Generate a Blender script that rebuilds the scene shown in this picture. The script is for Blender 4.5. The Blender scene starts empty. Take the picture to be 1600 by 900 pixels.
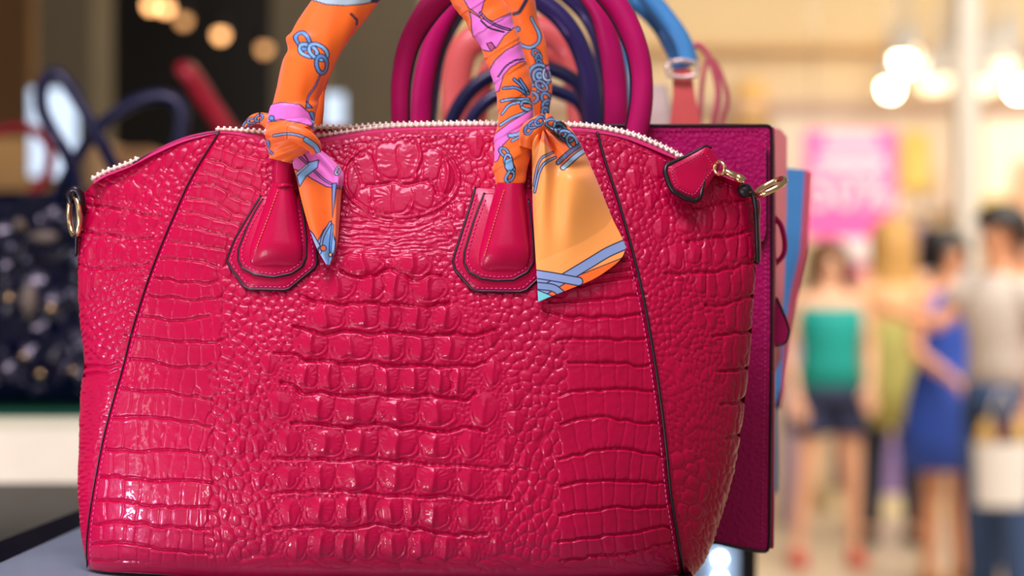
import bpy, bmesh, math
import numpy as np
from mathutils import Vector, Matrix

# ------------------------------------------------------------------ camera, world, lights
SC = bpy.context.scene
COL = SC.collection
SC.view_settings.view_transform = 'Standard'
SC.view_settings.look = 'None'
SC.view_settings.gamma = 1.0
SC.view_settings.exposure = 0.0
SC.view_settings.use_curve_mapping = False
F, CAMZ = 3500.0, 1.40                     # focal length in pixels of a 1600 px frame; eye height in metres
cd = bpy.data.cameras.new('camera'); cam = bpy.data.objects.new('camera', cd); COL.objects.link(cam)
cam.location = (0, 0, CAMZ); cam.rotation_euler = (math.pi / 2, 0, 0)
cd.sensor_width = 36.0; cd.lens = F / 1600 * 36.0; cd.clip_start = 0.05; cd.clip_end = 100
cd.dof.use_dof = True; cd.dof.focus_distance = 1.222; cd.dof.aperture_fstop = 5.25; cd.dof.aperture_blades = 0
SC.camera = cam
W = bpy.data.worlds.new('mall_ambient'); SC.world = W; W.use_nodes = True
bg = W.node_tree.nodes['Background']; bg.inputs[0].default_value = (1.0, 0.93, 0.86, 1); bg.inputs[1].default_value = 0.22
def lamp(name, loc, target, sx, sy, power, col):
    l = bpy.data.lights.new(name, 'AREA'); l.shape = 'RECTANGLE'; l.size = sx; l.size_y = sy; l.energy = power; l.color = col
    o = bpy.data.objects.new(name, l); COL.objects.link(o); o.location = loc
    o.rotation_euler = (Vector(target) - Vector(loc)).to_track_quat('-Z', 'Y').to_euler(); return o
lamp('shop_ceiling_light', (-0.30, 0.72, 2.55), (-0.05, 1.25, 1.36), 0.7, 0.35, 21.5, (0.94, 0.76, 1.0))
lamp('side_relief_light', (-1.9, 0.25, 1.55), (-0.05, 1.22, 1.35), 0.12, 0.8, 3.6, (1.0, 0.90, 0.90))  # added side light that shades the upright edges of the scales, no window there
lamp('display_case_light', (-0.60, 0.45, 1.13), (0.0, 1.22, 1.27), 0.025, 0.30, 3.0, (1.0, 0.95, 1.0))
lamp('counter_strip_light', (-0.55, 1.10, 1.235), (-0.16, 1.22, 1.27), 0.03, 0.06, 1.1, (0.74, 0.62, 1.0))
lamp('front_fill_light', (0.05, -0.45, 2.50), (-0.02, 1.25, 1.38), 1.3, 0.6, 4.0, (0.95, 0.74, 1.0))  # added fill from behind the camera, brightens what faces it
lamp('mall_back_fill', (3.6, 9.0, 4.6), (3.2, 12.5, 1.2), 5.0, 4.0, 420, (1.0, 0.92, 0.80))  # unseen area light added to brighten the mall's back
lamp('mall_front_fill', (2.4, 4.5, 4.3), (2.2, 9.5, 1.0), 2.0, 2.0, 190, (1.0, 0.93, 0.84))  # second unseen area light, added to brighten the mall

# ------------------------------------------------------------------ helpers
def P(px, py, Y):
    """the point that stands Y metres in front of the camera on the line through a photograph position"""
    return Vector(((px - 800.0) / F * Y, Y, CAMZ - (py - 450.0) / F * Y))
def lin(c):
    return tuple((v / 255 / 12.92) if v / 255 <= 0.04045 else ((v / 255 + 0.055) / 1.055) ** 2.4 for v in c)
def mat(name, rgb, rough=0.5, metal=0.0, spec=0.5, coat=0.0, coat_rough=0.1, vary=0.06, vscale=40.0, bump=0.0, bscale=200.0, kind='noise', sheen=0.0, emit=None, estr=0.0, attr=None, trans=0.0):
    m = bpy.data.materials.new(name); m.use_nodes = True
    nt = m.node_tree; b = nt.nodes['Principled BSDF']
    c = lin(rgb)
    tc = nt.nodes.new('ShaderNodeTexCoord')
    if attr:
        a = nt.nodes.new('ShaderNodeAttribute'); a.attribute_name = attr
        nt.links.new(a.outputs['Color'], b.inputs['Base Color'])
    else:
        n = nt.nodes.new('ShaderNodeTexNoise'); n.inputs['Scale'].default_value = vscale; n.inputs['Detail'].default_value = 3
        nt.links.new(tc.outputs['Object'], n.inputs['Vector'])
        r = nt.nodes.new('ShaderNodeValToRGB')
        r.color_ramp.elements[0].position = 0.3; r.color_ramp.elements[1].position = 0.7
        r.color_ramp.elements[0].color = (*[v * (1 - vary) for v in c], 1); r.color_ramp.elements[1].color = (*[min(1, v * (1 + vary)) for v in c], 1)
        nt.links.new(n.outputs['Fac'], r.inputs['Fac']); nt.links.new(r.outputs['Color'], b.inputs['Base Color'])
    b.inputs['Roughness'].default_value = rough; b.inputs['Metallic'].default_value = metal
    b.inputs['Specular IOR Level'].default_value = spec
    b.inputs['Coat Weight'].default_value = coat; b.inputs['Coat Roughness'].default_value = coat_rough
    b.inputs['Sheen Weight'].default_value = sheen; b.inputs['Transmission Weight'].default_value = trans
    if emit:
        b.inputs['Emission Color'].default_value = (*lin(emit), 1); b.inputs['Emission Strength'].default_value = estr
    if bump:
        if kind == 'noise':
            t = nt.nodes.new('ShaderNodeTexNoise'); t.inputs['Detail'].default_value = 4; out = t.outputs['Fac']
        else:
            t = nt.nodes.new('ShaderNodeTexVoronoi'); t.feature = 'DISTANCE_TO_EDGE' if kind == 'cells' else 'F1'; out = t.outputs['Distance']
        t.inputs['Scale'].default_value = bscale
        nt.links.new(tc.outputs['Object'], t.inputs['Vector'])
        bp = nt.nodes.new('ShaderNodeBump'); bp.inputs['Strength'].default_value = bump; bp.inputs['Distance'].default_value = 0.3 / bscale
        nt.links.new(out, bp.inputs['Height']); nt.links.new(bp.outputs['Normal'], b.inputs['Normal'])
        if coat: nt.links.new(bp.outputs['Normal'], b.inputs['Coat Normal'])
    return m
def tag(o, label=None, cat=None, group=None, kind=None):
    if label: o['label'] = label
    if cat: o['category'] = cat
    if group: o['group'] = group
    if kind: o['kind'] = kind
    return o
def thing(name, label, cat, loc, group=None):
    o = bpy.data.objects.new(name, None); COL.objects.link(o); o.location = loc; o.empty_display_size = 0.02
    return tag(o, label, cat, group)
def link(name, me, m, parent=None, smooth=True):
    if m is not None and not me.materials: me.materials.append(m)
    if smooth: me.polygons.foreach_set('use_smooth', np.ones(len(me.polygons), dtype=bool))
    o = bpy.data.objects.new(name, me); COL.objects.link(o)
    if parent is not None:
        o.parent = parent
        w = Vector((0, 0, 0)); q = parent
        while q is not None: w += q.location; q = q.parent
        o.location = -w                                     # meshes are written in world coordinates
    return o
def recenter(o):
    """moves a top-level mesh's origin to the middle of its base"""
    me = o.data; n = len(me.vertices); a = np.empty(n * 3, np.float32); me.vertices.foreach_get('co', a); a = a.reshape(-1, 3)
    c = np.array([(a[:, 0].min() + a[:, 0].max()) / 2, (a[:, 1].min() + a[:, 1].max()) / 2, a[:, 2].min()], np.float32)
    me.vertices.foreach_set('co', (a - c).ravel()); o.location = Vector(c.tolist()); me.update(); return o
class MB:
    """collects shapes into one mesh"""
    def __init__(s): s.v = []; s.f = []
    def add(s, v, f):
        b = len(s.v); s.v += [tuple(x) for x in v]; s.f += [tuple(i + b for i in q) for q in f]; return s
    def mesh(s, name):
        me = bpy.data.meshes.new(name); me.from_pydata(s.v, [], s.f); me.update(); return me
    def build(s, name, m, parent=None, smooth=True): return link(name, s.mesh(name), m, parent, smooth)
def gridmesh(name, V, wrap=False):
    """V: (nu, nv, 3) array -> quad mesh (wrap closes the second direction)"""
    nu, nv = V.shape[:2]
    idx = np.arange(nu * nv).reshape(nu, nv)
    if wrap:
        a, b = idx[:-1], idx[1:]
        q = np.stack([a, b, np.roll(b, -1, 1), np.roll(a, -1, 1)], -1).reshape(-1, 4)
    else:
        q = np.stack([idx[:-1, :-1], idx[1:, :-1], idx[1:, 1:], idx[:-1, 1:]], -1).reshape(-1, 4)
    return npmesh(name, V.reshape(-1, 3), q)
def npmesh(name, v, q):
    me = bpy.data.meshes.new(name); n = q.shape[1]
    me.vertices.add(len(v)); me.vertices.foreach_set('co', np.ascontiguousarray(v, np.float32).ravel())
    me.loops.add(q.size); me.loops.foreach_set('vertex_index', np.ascontiguousarray(q, np.int32).ravel())
    me.polygons.add(len(q)); me.polygons.foreach_set('loop_start', np.arange(0, q.size, n, dtype=np.int32))
    me.update(calc_edges=True); return me
def catmull(pts, n=8):
    p = [np.array(q, float) for q in pts]; p = [2 * p[0] - p[1]] + p + [2 * p[-1] - p[-2]]
    out = []
    for k in range(1, len(p) - 2):
        for j in range(n):
            t = j / n
            out.append(0.5 * (2 * p[k] + (p[k + 1] - p[k - 1]) * t + (2 * p[k - 1] - 5 * p[k] + 4 * p[k + 1] - p[k + 2]) * t * t + (3 * p[k] - p[k - 1] - 3 * p[k + 1] + p[k + 2]) * t ** 3))
    out.append(p[-2]); return np.array(out)
def tube(pts, r, seg=14, ratio=1.0, caps=True):
    """pts: world points; r: radius or list; ratio: depth / width. Returns verts, faces."""
    p = np.array([tuple(q) for q in pts], float); n = len(p)
    r = np.full(n, r, float) if np.isscalar(r) else np.interp(np.linspace(0, 1, n), np.linspace(0, 1, len(r)), r)
    T = np.gradient(p, axis=0); T /= np.linalg.norm(T, axis=1, keepdims=True) + 1e-12
    v = []; prev = None
    for i in range(n):
        a = np.array((0, 1.0, 0)) if abs(T[i][1]) < 0.9 else np.array((0, 0, 1.0))
        s = np.cross(T[i], a); s /= np.linalg.norm(s)
        if prev is not None and np.dot(s, prev) < 0: s = -s
        prev = s
        u = np.cross(s, T[i])
        for k in range(seg):
            th = 2 * math.pi * k / seg
            v.append(p[i] + r[i] * (s * math.cos(th) + u * math.sin(th) * ratio))
    f = []
    for i in range(n - 1):
        for k in range(seg):
            k2 = (k + 1) % seg
            f.append((i * seg + k, i * seg + k2, (i + 1) * seg + k2, (i + 1) * seg + k))
    if caps:
        f.append(tuple(range(seg - 1, -1, -1))); f.append(tuple((n - 1) * seg + k for k in range(seg)))
    return v, f
def pxtube(pts, r_px, seg=14, ratio=1.0, n=8, caps=True):
    """a tube along photograph positions (x, y, depth), its radius in photograph pixels at that depth"""
    c = catmull(pts, n)
    rr = np.full(len(c), r_px, float) if np.isscalar(r_px) else np.interp(np.linspace(0, 1, len(c)), np.linspace(0, 1, len(r_px)), r_px)
    return tube([P(*q) for q in c], [a * q[2] / F for a, q in zip(rr, c)], seg, ratio, caps)
def box(x0, x1, y0, y1, z0, z1, bev=0.0, seg=2):
    bm = bmesh.new(); bmesh.ops.create_cube(bm, size=1)
    for v in bm.verts: v.co = Vector(((x0 + x1) / 2 + v.co.x * (x1 - x0), (y0 + y1) / 2 + v.co.y * (y1 - y0), (z0 + z1) / 2 + v.co.z * (z1 - z0)))
    if bev: bmesh.ops.bevel(bm, geom=list(bm.edges), offset=bev, segments=seg, profile=0.5, affect='EDGES')
    bm.verts.index_update(); v = [tuple(q.co) for q in bm.verts]; f = [tuple(q.index for q in fc.verts) for fc in bm.faces]; bm.free(); return v, f
def ball(c, rx, ry=None, rz=None, nu=12, nv=8):
    ry = ry or rx; rz = rz or rx; v = []; f = []
    for j in range(1, nv):
        a = math.pi * j / nv
        for i in range(nu):
            b = 2 * math.pi * i / nu; v.append((c[0] + rx * math.sin(a) * math.cos(b), c[1] + ry * math.sin(a) * math.sin(b), c[2] + rz * math.cos(a)))
    t = len(v); v += [(c[0], c[1], c[2] + rz), (c[0], c[1], c[2] - rz)]
    for j in range(nv - 2):
        for i in range(nu): f.append((j * nu + i, (j + 1) * nu + i, (j + 1) * nu + (i + 1) % nu, j * nu + (i + 1) % nu))
    for i in range(nu): f.append((t, i, (i + 1) % nu)); f.append((t + 1, (nv - 2) * nu + (i + 1) % nu, (nv - 2) * nu + i))
    return v, f
def loft(rings, n=24, caps=True):
    """rings: (cx, cy, z, rx, ry) or with a twist-free list of points; returns verts, faces"""
    v = []; f = []
    for (cx, cy, z, rx, ry) in rings:
        for k in range(n):
            a = 2 * math.pi * k / n; v.append((cx + rx * math.cos(a), cy + ry * math.sin(a), z))
    for i in range(len(rings) - 1):
        for k in range(n): f.append((i * n + k, i * n + (k + 1) % n, (i + 1) * n + (k + 1) % n, (i + 1) * n + k))
    if caps: f.append(tuple(range(n - 1, -1, -1))); f.append(tuple((len(rings) - 1) * n + k for k in range(n)))
    return v, f
def setcol(me, rgb_lin):
    """per-vertex print colour"""
    a = me.color_attributes.new('print', 'FLOAT_COLOR', 'POINT')
    c = np.ones((len(me.vertices), 4), np.float32); c[:, :3] = rgb_lin; a.data.foreach_set('color', c.ravel())
def cloth_thick(o, t):
    m = o.modifiers.new('thickness', 'SOLIDIFY'); m.thickness = t; m.offset = 0; return o

# ------------------------------------------------------------------ materials
M = {}
PINK = (181, 1, 59)
M['croc'] = mat('embossed_fuchsia_leather', PINK, 0.38, spec=0.17, coat=0.26, coat_rough=0.08, vary=0.07, vscale=30)
M['croc_soft'] = mat('soft_fuchsia_leather', (184, 2, 62), 0.40, spec=0.15, coat=0.25, coat_rough=0.15, vary=0.07, vscale=60, bump=0.25, bscale=900)
M['pebble'] = mat('pebbled_fuchsia_leather', (178, 8, 94), 0.45, spec=0.25, vary=0.06, vscale=60, bump=0.8, bscale=420, kind='f1')
M['pebble_dark'] = mat('smooth_fuchsia_leather', (184, 8, 94), 0.42, spec=0.3, vary=0.06, vscale=60, bump=0.25, bscale=700)
M['edge'] = mat('black_edge_paint', (26, 18, 24), 0.35, vary=0.2, vscale=90)
M['thread'] = mat('pink_thread', (226, 70, 140), 0.6, vary=0.1, vscale=300)
M['thread_gold'] = mat('ochre_thread', (224, 130, 80), 0.55, vary=0.15, vscale=300)
M['tape'] = mat('fuchsia_zip_tape', (196, 30, 100), 0.7, vary=0.08, bump=0.4, bscale=1500)
M['gold'] = mat('pale_gold_metal', (236, 204, 150), 0.22, metal=1.0, vary=0.04)
M['tooth'] = mat('pale_gold_teeth', (252, 242, 214), 0.40, metal=0.2, vary=0.04)
M['steel'] = mat('steel', (205, 200, 195), 0.25, metal=1.0)
M['silk'] = mat('printed_silk', (250, 120, 30), 0.42, spec=0.4, sheen=0.25, attr='print')
# ------------------------------------------------------------------ setting: shop and mall
M['mall_floor'] = mat('cream_stone_floor', (226, 205, 176), 0.35, vary=0.05, vscale=3)
M['mall_wall'] = mat('cream_mall_wall', (240, 217, 178), 0.7, vary=0.03, vscale=2)
M['mall_pale'] = mat('pale_fascia', (242, 226, 208), 0.6, vary=0.03, vscale=2)
M['mall_tan'] = mat('warm_tan_fascia', (238, 208, 158), 0.6, vary=0.03, vscale=1)
M['black_wall'] = mat('black_shop_wall', (20, 17, 17), 0.7, vary=0.2, vscale=3)
M['olive'] = mat('olive_column_paint', (104, 92, 70), 0.6, vary=0.08, vscale=4)
M['brown'] = mat('brown_panel', (170, 124, 70), 0.6, vary=0.1, vscale=4)
M['dark_brown'] = mat('dark_brown_wood', (38, 28, 22), 0.5, vary=0.2, vscale=6)
M['grey_trim'] = mat('pale_grey_paint', (222, 214, 204), 0.6, vary=0.03)
def sbox(name, a, m, label=None, cat=None, kind=None, parent=None, bev=0.0, group=None):
    o = MB().add(*box(*a, bev)).build(name, m, parent, smooth=False)
    if parent is None: recenter(o)
    return tag(o, label, cat, group, kind)
def pxbox(px0, px1, py0, py1, Y, dep):
    a = P(px0, py0, Y); b = P(px1, py1, Y); return (a.x, b.x, Y, Y + dep, b.z, a.z)
sbox('floor', (-6, 9, -0.5, 17, -0.1, 0.0), M['mall_floor'], kind='structure')
sbox('wall_back', (-0.6, 9, 16.0, 16.2, 0, 5.2), M['mall_wall'], kind='structure')
sbox('wall_shop', (-6, -0.6, 9.0, 9.2, 0, 5.2), M['black_wall'], kind='structure')
sbox('wall_shop_return', (-0.8, -0.6, 9.2, 16.0, 0, 5.2), M['olive'], kind='structure')
sbox('ceiling_shop', (-6, -0.6, 3.6, 9.2, 3.3, 3.4), M['black_wall'], kind='structure')
# olive columns of the dark shop
for i, (a, b, Y, key) in enumerate([(58, 142, 6.2, 'olive'), (425, 500, 7.0, 'olive'), (508, 660, 7.6, 'olive'), (-40, 44, 6.6, 'brown')]):
    q0, q1 = P(a, 0, Y), P(b, 0, Y)
    o = sbox('column', (q0.x, q1.x, Y, Y + 0.35, 0, 3.3), M[key], kind='structure')
# mall fascias and rails across the back wall
def wallstrip(name, px0, px1, py0, py1, m, dep=0.12, Y=15.85):
    return sbox(name, pxbox(px0, px1, py0, py1, Y, dep), m, kind='structure')
wallstrip('trim_1', 640, 1900, -260, 66, M['mall_tan'], 0.14, 15.84)
wallstrip('trim_2', 640, 1900, 66, 76, mat('ochre_rail', (226, 184, 128), 0.5), 0.25, 15.72)
wallstrip('trim_3', 640, 1900, 160, 172, mat('mauve_rail', (196, 160, 148), 0.5), 0.22, 15.75)
wallstrip('trim_4', 1205, 1500, 172, 330, M['mall_pale'], 0.10, 15.87)
q0, q1 = P(1500, 0, 14.0), P(1530, 0, 14.0)
sbox('column', (q0.x, q1.x, 14.0, 14.25, 0, 5.2), M['grey_trim'], kind='structure')
wallstrip('window_1', 1536, 1800, 180, 330, mat('lit_window_pane', (255, 236, 214), 0.2, emit=(255, 232, 205), estr=0.35), 0.06, 15.9)
wallstrip('trim_5', 1430, 1452, 350, 700, mat('lilac_post', (176, 150, 186), 0.5), 0.3, 15.6)
# shop fittings in front of the back wall
sbox('display_counter', pxbox(1325, 1475, 690, 765, 14.2, 0.7)[:4] + (P(0, 772, 14.2).z, P(0, 690, 14.2).z), mat('lavender_counter', (156, 128, 190), 0.5), 'lavender shop counter on a cream step behind the shoppers', 'counter')
a = P(1300, 770, 13.9); b = P(1475, 845, 13.9)
sbox('display_step', (a.x, b.x, 13.9, 15.2, 0, P(0, 772, 14.2).z), mat('cream_step', (252, 232, 186), 0.5), 'low cream step under the lavender counter', 'step')
sbox('display_stand', (P(1228, 0, 13.2).x, P(1262, 0, 13.2).x, 13.2, 13.6, 0, P(0, 480, 13.2).z), mat('lilac_stand', (190, 166, 196), 0.5), 'narrow lilac display stand behind the woman in teal', 'stand')
# pink sale sign hanging over the shop front
SY = 12.8
sg = thing('sale_sign', 'pink hanging sale sign with pale lettering over the shoppers', 'sign', P(1330, 372, SY))
sbox('sign_board', pxbox(1258, 1400, 203, 372, SY, 0.03), mat('pink_sign_print', (246, 92, 172), 0.5, vary=0.03), parent=sg)
mw = mat('pale_pink_lettering', (250, 208, 214), 0.5)
def text(body, px, py, size_px, Y, m, parent, name='lettering', bold=0.0):
    cu = bpy.data.curves.new(name, 'FONT'); cu.body = body; cu.size = size_px * Y / F; cu.extrude = 0.004; cu.offset = bold * Y / F; cu.align_x = 'CENTER'; cu.align_y = 'CENTER'
    to = bpy.data.objects.new(name, cu); COL.objects.link(to)
    dg = bpy.context.evaluated_depsgraph_get(); me = bpy.data.meshes.new_from_object(to.evaluated_get(dg)); bpy.data.objects.remove(to)
    R = Matrix.Translation(P(px, py, Y)) @ Matrix.Rotation(math.pi / 2, 4, 'X'); me.transform(R)
    me.materials.clear(); return link(name, me, m, parent, smooth=False)
for (xa, xb, ya, yb) in ((1288, 1372, 209, 226), (1280, 1384, 240, 262)): sbox('pale_stripe', pxbox(xa, xb, ya, yb, SY - 0.004, 0.004), mw, parent=sg)
text('50%', 1328, 300, 78, SY - 0.008, mw, sg, bold=1.5)
mb = MB()
for x in (1270, 1388): mb.add(*tube([P(x, 204, SY + 0.015), P(x, -120, SY + 0.015)], 0.004, 6))
mb.build('hanging_wire', M['steel'], sg)
pl = sbox('price_panel', pxbox(1285, 1372, 372, 408, SY, 0.03), mat('white_panel', (244, 226, 226), 0.5), 'white strip panel hung beneath the pink sale sign', 'sign')
bnr = thing('pink_banner', 'pink banner board on a thin post behind the blond shopper', 'banner', P(1345, 900, 13.3)); bnr.location.z = 0
sbox('board', pxbox(1290, 1400, 412, 480, 13.3, 0.03), mat('pink_banner_cloth', (240, 110, 180), 0.6), parent=bnr)
MB().add(*tube([P(1345, 470, 13.34), (P(1345, 470, 13.34).x, 13.34, 0)], 0.015, 8)).build('post', M['steel'], bnr)
for i, (a, b, c, d, col, lb) in enumerate([(1405, 1455, 205, 300, (250, 214, 120), 'yellow garment hanging right of the pink sale sign'), (1528, 1600, 308, 334, (246, 214, 90), 'small yellow garment above the shopper with short black hair'),
                                      (1385, 1425, 300, 345, (252, 220, 190), 'peach garment hanging below the yellow one'), (1464, 1512, 255, 330, (252, 226, 206), 'pale peach garment on the shop wall beside the pillar'),
                                      (1150, 1200, 125, 190, (252, 200, 120), 'orange garment seen above the fuchsia tote corner'), (1580, 1640, 250, 420, (255, 196, 160), 'deep peach garment at the far edge behind the auburn haired woman')]):
    q = pxbox(a, b, c, d, 15.82 if i != 1 else 15.93, 0.12); mb = MB(); x0, x1, y0, y1, z0, z1 = q; w = x1 - x0; h = z1 - z0
    rings = [((x0 + x1) / 2, y0, z0 + h * t, w / 2 * (1 - 0.35 * max(0, t - 0.75) / 0.25) * (1.0 + 0.05 * math.sin(i + 9 * t)), 0.06) for t in np.linspace(0, 1, 9)]
    o = mb.add(*loft(rings)).build('hanging_garment', mat('garment', col, 0.7)); recenter(o); tag(o, lb, 'garment')
# lamps: small bright bulbs far away (their discs come from the lens)
def spot(px, py, Y, r, col, strength, label, cat='lamp', group=None, stem=0.9):
    c = P(px, py, Y); t = thing('ceiling_spotlight', label, cat, c, group)
    MB().add(*ball(c, r, r, r * 1.1)).build('bulb', mat('lit_bulb', col, 0.3, emit=col, estr=strength), t)
    MB().add(*loft([(c.x, c.y, c.z + r * 0.5, r * 1.25, r * 1.25), (c.x, c.y, c.z + r * 1.3, r * 1.3, r * 1.3), (c.x, c.y, c.z + r * 3.2, r * 0.7, r * 0.7)], 12)).build('housing', M['black_wall'] if Y < 9 else M['grey_trim'], t)
    MB().add(*tube([(c.x, c.y, c.z + r * 3), (c.x, c.y, c.z + stem)], r * 0.2, 6)).build('stem', M['black_wall'] if Y < 9 else M['grey_trim'], t)
for (x, y, s, lb) in [(236, 8, 6, 'first of the warm spotlights in the dark shop'), (259, 12, 6, 'second warm spotlight in the dark shop, touching the first'), (287, 32, 1.6, 'dim spotlight right of the bright pair'),
                      (345, 54, 4.5, 'single bright warm spotlight above the red handle'), (413, 76, 1.8, 'dim spotlight beside the orange scarf'), (105, 8, 1.0, 'faint spotlight in front of the olive column'), (552, -6, 8, 'warm spotlight between the two scarf strands')]:
    spot(x, y, 8.2, 0.022, (255, 184, 118), s, lb, group='warm spotlights of the dark shop')
for (x, y, s, r, lb) in [(1411, 98, 34, .07, 'brightest mall lamp, upper of the close pair'), (1391, 138, 30, .06, 'mall lamp, lower of the close pair'), (1422, 82, 3, .06, 'softer lamp touching the brightest mall lamp'), (1591, 137, 32, .065, 'white mall lamp at the far side'),
                      (1470, 128, 1.8, .07, 'soft mall lamp beside the pale pillar'), (1452, 132, 1.7, .06, 'soft mall lamp left of two near the pillar'), (1490, 92, 1.6, .07, 'upper soft mall lamp by the pillar'), (1482, 104, 1.6, .06, 'soft mall lamp under the upper one'), (1547, 108, 1.6, .08, 'soft lamp just past the pale pillar'),
                      (1575, 90, 1.6, .08, 'high soft lamp past the pillar'), (1540, 132, 1.5, .07, 'low soft lamp past the pillar'), (1580, 104, 1.5, .07, 'soft lamp above the white far lamp')]:
    spot(x, y, 15.0, r, (255, 238, 205), s, lb, group='lamps along the mall front', stem=0.5)

# ------------------------------------------------------------------ the dark shop behind on the left
sbox('display_cabinet', (P(-60, 0, 5.4).x, P(285, 0, 5.4).x, 5.4, 5.9, 0, P(0, 300, 5.4).z), M['dark_brown'], 'tall dark brown display cabinet behind the navy handbag', 'cabinet')
zc = P(0, 300, 5.4).z
for (a, b, t, col, lb) in [(-20, 62, 215, (236, 184, 118), 'tan storage box on the dark cabinet under the red strap'), (132, 172, 222, (230, 184, 136), 'beige box on the dark cabinet between the navy handles'), (178, 240, 232, (200, 150, 104), 'brown beige box on the dark cabinet behind the looped navy handle')]:
    o = MB().add(*box(P(a, 0, 5.45).x, P(b, 0, 5.45).x, 5.45, 5.75, zc, P(0, t, 5.45).z, 0.012)).build('storage_box', mat('box_card', col, 0.7), None, False); recenter(o); tag(o, lb, 'box')
for (a, b, c, d, lb, st) in [(46, 120, 138, 276, 'pale blue lit screen glowing between the navy handbag handles', 1.1), (505, 538, 146, 215, 'pale blue lit screen beside the orange scarf', 0.8)]:
    Y = 5.0 if a < 100 else 6.5
    t = thing('lit_screen', lb, 'screen', P((a + b) / 2, d, Y))
    x0, x1, y0, y1, z0, z1 = pxbox(a, b, c, d, Y, 0.04)
    sbox('screen_body', (x0 - .004, x1 + .004, y0 + .004, y1, z0 - .004, z1 + .004), M['black_wall'], parent=t)
    sbox('screen_panel', (x0, x1, y0, y0 + 0.003, z0, z1), mat('lit_panel', (206, 226, 250), 0.3, emit=(205, 226, 252), estr=st), parent=t)
    MB().add(*tube([((x0 + x1) / 2, Y + 0.03, z0), ((x0 + x1) / 2, Y + 0.03, 0)], 0.008, 8)).build('stand', M['black_wall'], t)
# black gloss table, cream plinth with a green glass top
M['black_gloss'] = mat('black_gloss', (14, 14, 24), 0.22, spec=0.002, vary=0.1)
tb = thing('low_display_table', 'black gloss display table behind the crocodile handbag', 'table', (-0.9, 2.0, 0))
sbox('tabletop', (-1.45, -0.338, 0.95, 3.1, 1.159, 1.189), M['black_gloss'], parent=tb, bev=0.003)
for x in (-1.40, -0.39):
    for y in (1.0, 3.05): sbox('leg', (x - .025, x + .025, y - .025, y + .025, 0, 1.16), M['black_gloss'], parent=tb)
z1 = P(0, 650, 2.42).z
pn = thing('plinth', 'low cream plinth with an added glow and a green glass top under the navy handbag', 'plinth', (-0.8, 2.6, 1.189))
sbox('block', (-1.3, -0.36, 2.42, 2.95, 1.1895, z1), mat('glowing_cream_front', (224, 212, 190), 0.4, vary=0.25, vscale=9, emit=(236, 222, 198), estr=0.75), parent=pn)  # emission added to brighten the cream block, no lamp inside
sbox('glass_top', (-1.32, -0.34, 2.40, 2.97, z1, P(0, 638, 2.40).z), mat('green_glass', (38, 104, 76), 0.08, vary=0.05), parent=pn)
z2 = P(0, 638, 2.40).z
# ------------------------------------------------------------------ navy handbag on the plinth, red bag behind it
M['navy'] = mat('navy_patent', (9, 13, 44), 0.2, spec=0.3, coat=0.25, coat_rough=0.08, vary=0.2, bump=1.0, bscale=36, kind='f1')
M['navy_smooth'] = mat('navy_leather', (26, 32, 74), 0.3, spec=0.5, coat=0.3, vary=0.1)
nb = thing('navy_handbag', 'navy patent handbag with tangled handles and studs on the cream plinth', 'handbag', (-0.55, 2.55, z2))
def bagbody(px0, px1, py0, py1, Y, dep, taper=0.06, bev=0.012, zmin=None):
    """soft box: wider at the foot, rounded edges, slightly pinched at the mouth"""
    a, b = P(px0, py0, Y), P(px1, py1, Y); x0, x1, zt, zb = a.x, b.x, a.z, (b.z if zmin is None else zmin)
    v = []; f = []; nz, n = 14, 40
    for i in range(nz + 1):
        t = i / nz; z = zb + (zt - zb) * t; k = 1 - taper * t; d = dep * (1 - 0.55 * t ** 1.6)
        e = min(1, min(t, 1 - t) * nz / 1.2 + 0.82); k *= e; d *= e
        for j in range(n):
            an = 2 * math.pi * j / n; c, s = math.cos(an), math.sin(an)
            sx = math.copysign(abs(c) ** 0.28, c); sy = math.copysign(abs(s) ** 0.5, s)
            v.append(((x0 + x1) / 2 + sx * k * (x1 - x0) / 2, Y + dep / 2 + sy * d / 2, z))
    for i in range(nz):
        for j in range(n): f.append((i * n + j, i * n + (j + 1) % n, (i + 1) * n + (j + 1) % n, (i + 1) * n + j))
    f.append(tuple(range(n - 1, -1, -1))); f.append(tuple(nz * n + j for j in range(n)))
    return v, f
MB().add(*bagbody(-70, 330, 298, 640, 2.47, 0.17, zmin=z2)).build('body', M['navy'], nb)
for pts, r in [([(126, 330, 2.46), (116, 275, 2.45), (103, 240, 2.44), (80, 203, 2.44), (65, 168, 2.44), (67, 132, 2.44), (90, 116, 2.44), (118, 150, 2.44), (148, 205, 2.44), (178, 262, 2.45), (196, 320, 2.46)], 11),
               ([(84, 320, 2.52), (112, 262, 2.50), (150, 205, 2.50), (198, 166, 2.50), (246, 150, 2.50), (280, 164, 2.50), (284, 205, 2.50), (262, 262, 2.51), (240, 325, 2.52)], 11),
               ]:
    MB().add(*pxtube(pts, r)).build('handle', M['navy_smooth'], nb)
rs2 = np.random.RandomState(5)
studm = mat('dark_stud_metal', (120, 120, 135), 0.3, metal=1.0)
for i in range(16):
    x, y = rs2.uniform(14, 118), rs2.uniform(335, 590)
    c = P(x, y, 2.462); r = rs2.uniform(.004, .008)
    MB().add(*ball(c, r, r * 0.7, r)).build('stud', studm if i % 3 else M['gold'], nb)
for (x, y, rx, ry) in [(45, 468, 13, 26), (70, 370, 22, 10), (30, 350, 9, 9)]:
    c = P(x, y, 2.455); MB().add(*ball(c, rx * 2.455 / F, .006, ry * 2.455 / F)).build('charm', mat('pearl_charm', (150, 136, 118), 0.25), nb)
rb = thing('red_handbag', 'red leather handbag with a slim looped handle behind the navy handbag', 'handbag', (-0.9, 3.0, 1.189))
M['red'] = mat('red_leather', (178, 24, 44), 0.35, coat=0.2, vary=0.08)
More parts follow.
